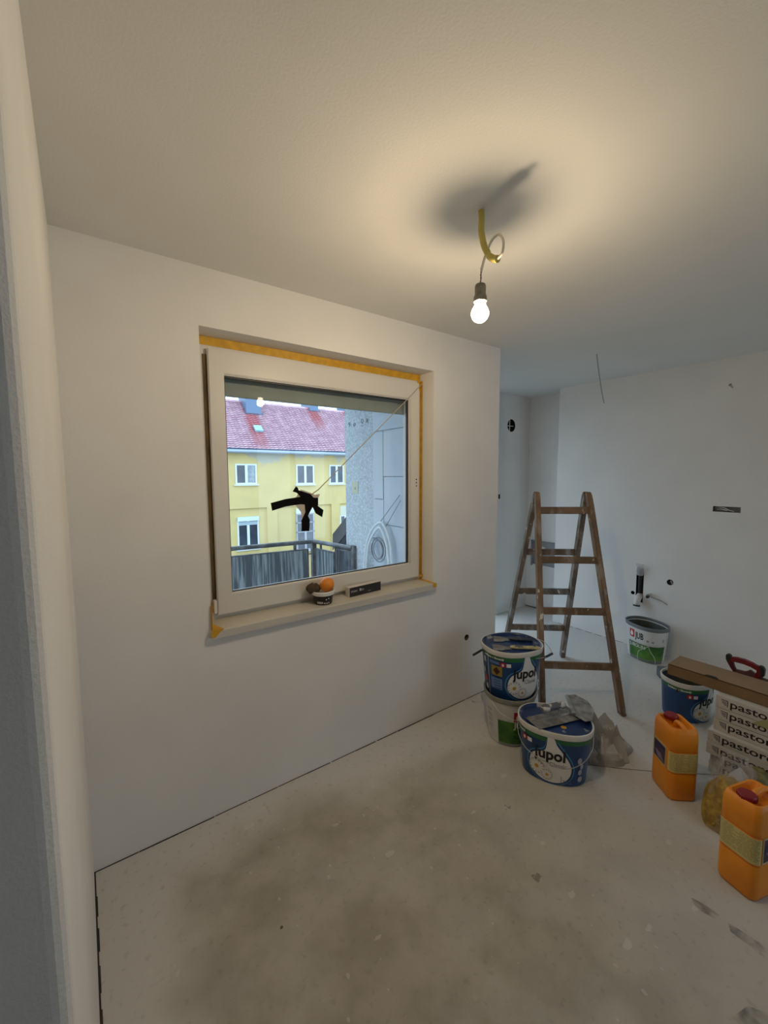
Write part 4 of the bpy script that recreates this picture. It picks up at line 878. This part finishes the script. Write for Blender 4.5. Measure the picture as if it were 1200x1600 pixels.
lp = [(2.885, .55), (2.879, .834), (2.842, 1.032), (2.762, 1.165), (2.648, 1.234), (2.575, 1.195), (2.515, 1.076), (2.498, .90), (2.50, .55)]
lp2 = [(2.850, .55), (2.835, .84), (2.795, 1.03), (2.715, 1.145), (2.635, 1.195), (2.575, 1.13), (2.535, 1.03), (2.52, .85), (2.53, .55)]
for pp, xo in ((lp, 0), (lp2, -.012)):
    P = spline([(xo, a-2.68, b-1.2) for a, b in pp], 14); q = MB(); q.tube(P, .011, 8, rs=[.0115 if i % 2 else .0095 for i in range(len(P))]); q.build('hose', hose, t, smooth=True)
q = MB(); q.tube([(.0, -.04, .045), (.02, -.26, .26)], .0022, 5); q.tube([(.0, -.10, .0), (.02, -.27, .22)], .0022, 5); q.build('hanging_wire', mat('dark_wire', (.12, .13, .15), .5), t)
q = MB()
for rr, off in ((.098, 0), (.080, .010), (.072, .0)):
    q.tube([(-.004-off, -.015+rr*math.cos(a)*.95+off, -.185+rr*math.sin(a)) for a in [2*PI*i/28 for i in range(29)]], .0045, 6)
q.tube(spline([(0, .075, -.10), (0, .0, -.105), (0, -.075, -.155)]), .0045, 6); q.build('cable_loop', mat('grey_cable_coil', (.22, .23, .28), .5), t, smooth=True)
q = MB(); q.tube(spline([(1.93, 2.905, .80), (1.93, 2.912, .88), (1.93, 2.905, .96), (1.93, 2.885, 1.0)]), .010, 8); q.build('red_strap', mat('red_strap', (.55, .12, .14), .5), None, smooth=True, label='short red strap showing at the edge of the hose loops', category='strap')

# ================================================================== outside: yellow house
YF = 20.0
grass = mat('yard_ground', (.22, .22, .20), .95, var=.3, vscale=.6)
q = MB(); q.box(-60, 4.2, -6.3, 90, 90, -6.0); q.build('ground', grass, None, kind='structure')
hs = thing('yellow_house', (8.5, YF, -6), label='yellow rendered house with red tiled roof across the yard', category='building')
def HB(name, m, x0_, z0_, x1_, z1_, y0_, y1_, parent=None, bevel=0, **k):
    q = MB(); q.box(x0_-8.5, y0_, z0_+6, x1_-8.5, y1_, z1_+6); return q.build(name, m, parent or hs, bevel=bevel, **k)
ywall = mat('yellow_render', (.72, .575, .25), .95, col2=(.67, .53, .23), vscale=.9, bump=.2, bscale=8)
yw2 = mat('yellow_render_peeling', (.72, .575, .255), .95, col2=(.67, .53, .235), vscale=1.2)
# bare render showing under the eaves where the paint has come off
def peel(m):
    n = m.node_tree.nodes; l = m.node_tree.links; b = n['Principled BSDF']
    t_ = n.new('ShaderNodeTexCoord'); sp_ = n.new('ShaderNodeSeparateXYZ'); l.new(t_.outputs['Object'], sp_.inputs[0])
    no = n.new('ShaderNodeTexNoise'); no.inputs['Scale'].default_value = .9; no.inputs['Detail'].default_value = 5; l.new(t_.outputs['Object'], no.inputs['Vector'])
    a = n.new('ShaderNodeMath'); a.operation = 'MULTIPLY_ADD'; l.new(no.outputs[0], a.inputs[0]); a.inputs[1].default_value = 2.6; l.new(sp_.outputs['Z'], a.inputs[2])
    r = n.new('ShaderNodeMapRange'); r.inputs[1].default_value = 9.72; r.inputs[2].default_value = 9.86; l.new(a.outputs[0], r.inputs[0])
    mx = n.new('ShaderNodeMix'); mx.data_type = 'RGBA'; l.new(r.outputs[0], mx.inputs[0]); l.new(b.inputs['Base Color'].links[0].from_socket, mx.inputs[6]); mx.inputs[7].default_value = (.52, .50, .40, 1); l.new(mx.outputs[2], b.inputs['Base Color'])
peel(yw2)
HB('upper_wall', yw2, -2, .04, 22, 2.75, 0, .4)
HB('bay_wall', ywall, -2, -6, 22, .04, .10, .4)
for a_, b_ in ((-.6, .4), (7.44, 7.97), (11.08, 11.61), (15.0, 15.6)): HB('pilaster', ywall, a_, -6, b_, .04, 0, .1)
HB('plinth', ywall, -2, -6, 22, -4.4, -.02, .1)
wfr = mat('house_window_white', (.75, .82, .85), .5); wgl = mat('house_window_glass', (.07, .09, .12), .08, var=.4, vscale=2, spec=.8); curt = mat('curtain_white', (.42, .47, .52), .8, var=.3, vscale=5)
def hwin(x0_, z0_, x1_, z1_, y, mull=1, shutter=False, bars=0, fm=wfr, curtain=False):
    q = MB(); X0, Xb, Z0, Zb = x0_-8.5, x1_-8.5, z0_+6, z1_+6
    frame_poly(q, X0, Z0, Xb, Zb, (.07,)*4, y-.05, y+.02)
    for k in range(mull): xm = X0+(Xb-X0)*(k+1)/(mull+1); q.box(xm-.06, y-.055, Z0, xm+.06, y+.01, Zb)
    for k in range(bars): zm = Z0+(Zb-Z0)*(k+1)/(bars+1); q.box(X0, y-.05, zm-.02, Xb, y+.0, zm+.02)
    fr = q.build('window', fm, hs)
    npan = mull+1
    for k in range(npan):
        xa = X0+(Xb-X0)*k/npan+.05; xb_ = X0+(Xb-X0)*(k+1)/npan-.05; q = MB(); q.box(xa, y-.012, Z0+.06, xb_, y-.006, Zb-.06); q.build('pane', curt if curtain and k == npan-1 else wgl, fr)
    q = MB(); q.box(X0-.08, y-.12, Z0-.06, Xb+.08, y+.0, Z0-.01); q.build('window_ledge', wfr, fr)
    if shutter:
        q = MB(); q.box(X0, y-.12, Zb-.16, Xb, y-.02, Zb+.05); q.build('shutter_box', mat('shutter_box_white', (.70, .80, .84), .5), fr)
        q = MB(); q.box(X0+.06, y-.058, Zb-.36, Xb-.06, y-.05, Zb-.18); q.build('shutter_slats', mat('shutter_blue_grey', (.42, .52, .58), .5), fr)
hwin(5.95, 1.20, 6.97, 2.17, 0, curtain=True); hwin(9.03, 1.15, 10.04, 2.17, 0); hwin(10.96, 1.15, 11.86, 2.17, 0); hwin(12.9, 1.15, 13.9, 2.17, 0); hwin(3.0, 1.2, 4.0, 2.17, 0)
hwin(5.98, -1.95, 7.02, -.42, .1, shutter=True)
brn = mat('dark_brown_frame', (.18, .14, .15), .6); wht2 = wfr
hwin(9.01, -2.35, 10.04, -.38, .1, mull=1, bars=3, fm=mat('steel_white_bars', (.45, .47, .52), .5)); HB('lintel_panel', wfr, 9.01, -.38, 10.04, -.12, .03, .1)
hwin(11.64, -2.30, 12.7, -.62, .1, mull=2, bars=2); HB('lintel_panel', mat('pale_lintel', (.66, .66, .52), .8), 11.64, -.62, 12.7, -.1, .03, .1)
# roof: stepped courses of wavy tiles
pit = math.radians(40); rows_, cols_, seg = 26, 118, 4; rl = .1615; tw_ = .21
V_ = []; F_ = []; x_0 = -2.6-8.5
for r_i in range(rows_):
    s0, s1 = r_i*rl, (r_i+1)*rl+.012
    base = len(V_); NX = cols_*seg+1
    for ii, (s_, lift) in enumerate(((s0+.03, -.02), (s0, .064), (s1, .004))):
        for k in range(NX):
            wv = .011*math.sin(2*PI*k/seg); x = x_0+k*tw_/seg
            off = lift+wv+.006*math.sin(r_i*12.9+k//seg*78.2)
            V_.append((x, -.35+s_*math.cos(pit)-off*math.sin(pit), 2.86+6+s_*math.sin(pit)+off*math.cos(pit)))
    for ii in range(2):
        for k in range(NX-1): F_.append((base+ii*NX+k, base+ii*NX+k+1, base+(ii+1)*NX+k+1, base+(ii+1)*NX+k))
tile_m = mat('wet_red_tiles', (.66, .46, .52), .34, col2=(.54, .34, .40), vscale=3, spec=.9)
def washed(m):     # tiles rinsed redder in irregular streaks below each chimney
    n = m.node_tree.nodes; l = m.node_tree.links; b = n['Principled BSDF']; t_ = n.new('ShaderNodeTexCoord'); sp_ = n.new('ShaderNodeSeparateXYZ'); l.new(t_.outputs['Object'], sp_.inputs[0])
    def M_(op, a, b2=None):
        k = n.new('ShaderNodeMath'); k.operation = op
        for i, x in enumerate((a, b2)):
            if x is None: continue
            if isinstance(x, (int, float)): k.inputs[i].default_value = x
            else: l.new(x, k.inputs[i])
        return k.outputs[0]
    no = n.new('ShaderNodeTexNoise'); no.inputs['Scale'].default_value = 4; no.inputs['Detail'].default_value = 4; l.new(t_.outputs['Object'], no.inputs['Vector'])
    x = M_('ADD', sp_.outputs['X'], M_('MULTIPLY', M_('SUBTRACT', no.outputs[0], .5), .35)); acc = None
    for cx, w_, zt_, ln in ((-1.05, .42, 10.9, 2.4), (2.85, .42, 11.4, 1.3), (5.6, .7, 11.4, 2.2)):
        xs = M_('ADD', x, M_('MULTIPLY', M_('SUBTRACT', zt_, sp_.outputs['Z']), .12))
        a = M_('MAXIMUM', 0.0, M_('SUBTRACT', 1.0, M_('DIVIDE', M_('ABSOLUTE', M_('SUBTRACT', xs, cx)), w_)))
        f_ = M_('MULTIPLY', M_('MINIMUM', 1.0, M_('MULTIPLY', a, 2.5)), M_('MAXIMUM', 0.0, M_('MINIMUM', 1.0, M_('DIVIDE', M_('SUBTRACT', sp_.outputs['Z'], zt_-ln), ln*.6))))
        acc = f_ if acc is None else M_('MAXIMUM', acc, f_)
    mx = n.new('ShaderNodeMix'); mx.data_type = 'RGBA'; l.new(M_('MULTIPLY', acc, .8), mx.inputs[0]); l.new(b.inputs['Base Color'].links[0].from_socket, mx.inputs[6]); mx.inputs[7].default_value = (.55, .17, .18, 1); l.new(mx.outputs[2], b.inputs['Base Color'])
washed(tile_m)
q = MB(); q.add(V_, F_); q.build('roof_tiles', tile_m, hs, kind='stuff')
q = MB(); q.prism([(-.35, 2.80), (-.35, 2.86), (2.85, 2.86+3.20*math.tan(pit)), (6.05, 2.86), (6.05, 2.80)], lambda u, v, w: (x_0+w, u+.02, v+6-.03), cols_*tw_); q.build('roof_deck', mat('roof_deck_brown', (.12, .07, .07), .8), hs)
q = MB(); q.tube([(x_0, -.45, 8.74), (14, -.45, 8.74)], .085, 10); q.build('gutter', mat('gutter_blue_grey', (.35, .42, .50), .4, .3), hs, smooth=True)
HB('eave_board', mat('eave_dark', (.06, .08, .14), .7), -2.6, 2.82, 22, 2.88, -.40, .35)
q = MB(); q.tube([(x_0, 2.87, 2.86+6+3.22*math.tan(pit)+.0), (14, 2.87, 2.86+6+3.22*math.tan(pit)+.0)], .08, 8); q.build('ridge_tiles', tile_m, hs)
slate = mat('sheet_metal_blue', (.14, .21, .32), .45, .2)
def slope(x, s_, up): return (x-8.5, -.35+s_*math.cos(pit)-up*math.sin(pit), 8.86+s_*math.sin(pit)+up*math.cos(pit))
for (xa, xb_, s_) in ((7.22, 8.02, 3.05), (11.20, 11.75, 3.92), (13.75, 14.8, 4.0)):
    zf = 8.86+s_*math.sin(pit); yf = -.35+s_*math.cos(pit); q = MB(); q.box(xa-8.5, yf, zf-.1, xb_-8.5, yf+1.2, zf+1.25); dm = q.build('chimney', slate, hs)
    q = MB(); q.add([slope(xa-.12, s_-.05, .05), slope(xb_+.12, s_-.05, .05), slope(xb_+.12, s_+.15, .06), slope(xa-.12, s_+.15, .06)], [(0, 1, 2, 3)]); q.build('flashing', mat('flashing_dark', (.08, .10, .16), .5), dm)
q = MB(); q.obox(Vector(slope(7.42, 1.62, .10)), Vector((.20, 0, 0)), Vector((0, math.cos(pit), math.sin(pit)))*.22, Vector((0, -math.sin(pit), math.cos(pit)))*.05); q.build('skylight', mat('skylight_glass', (.30, .52, .58), .1), hs)
# dark-roofed shed between the house and the balcony
t = thing('dark_shed', (7.305, 13.0, -6), -.51, label='dark grey steep gabled shed below the yellow house, beside grey wall', category='building')
q = MB(); q.prism([(0, 0), (0, 4.98), (.97, 6.15), (1.94, 4.98), (1.94, 0)], lambda u, v, w: (u, w, v), 4); q.build('shed_walls', mat('shed_dark', (.035, .038, .045), 1, var=.3, vscale=2, spec=.1), t)
q = MB(); q.add([(-.08, -.05, 4.90), (-.08, 4.2, 4.90), (.97, 4.2, 6.22), (.97, -.05, 6.22), (2.02, -.05, 4.90), (2.02, 4.2, 4.90)], [(0, 1, 2, 3), (3, 2, 5, 4)]); q.build('shed_roof', mat('shed_roof_grey', (.045, .045, .05), .9, spec=.2), t)
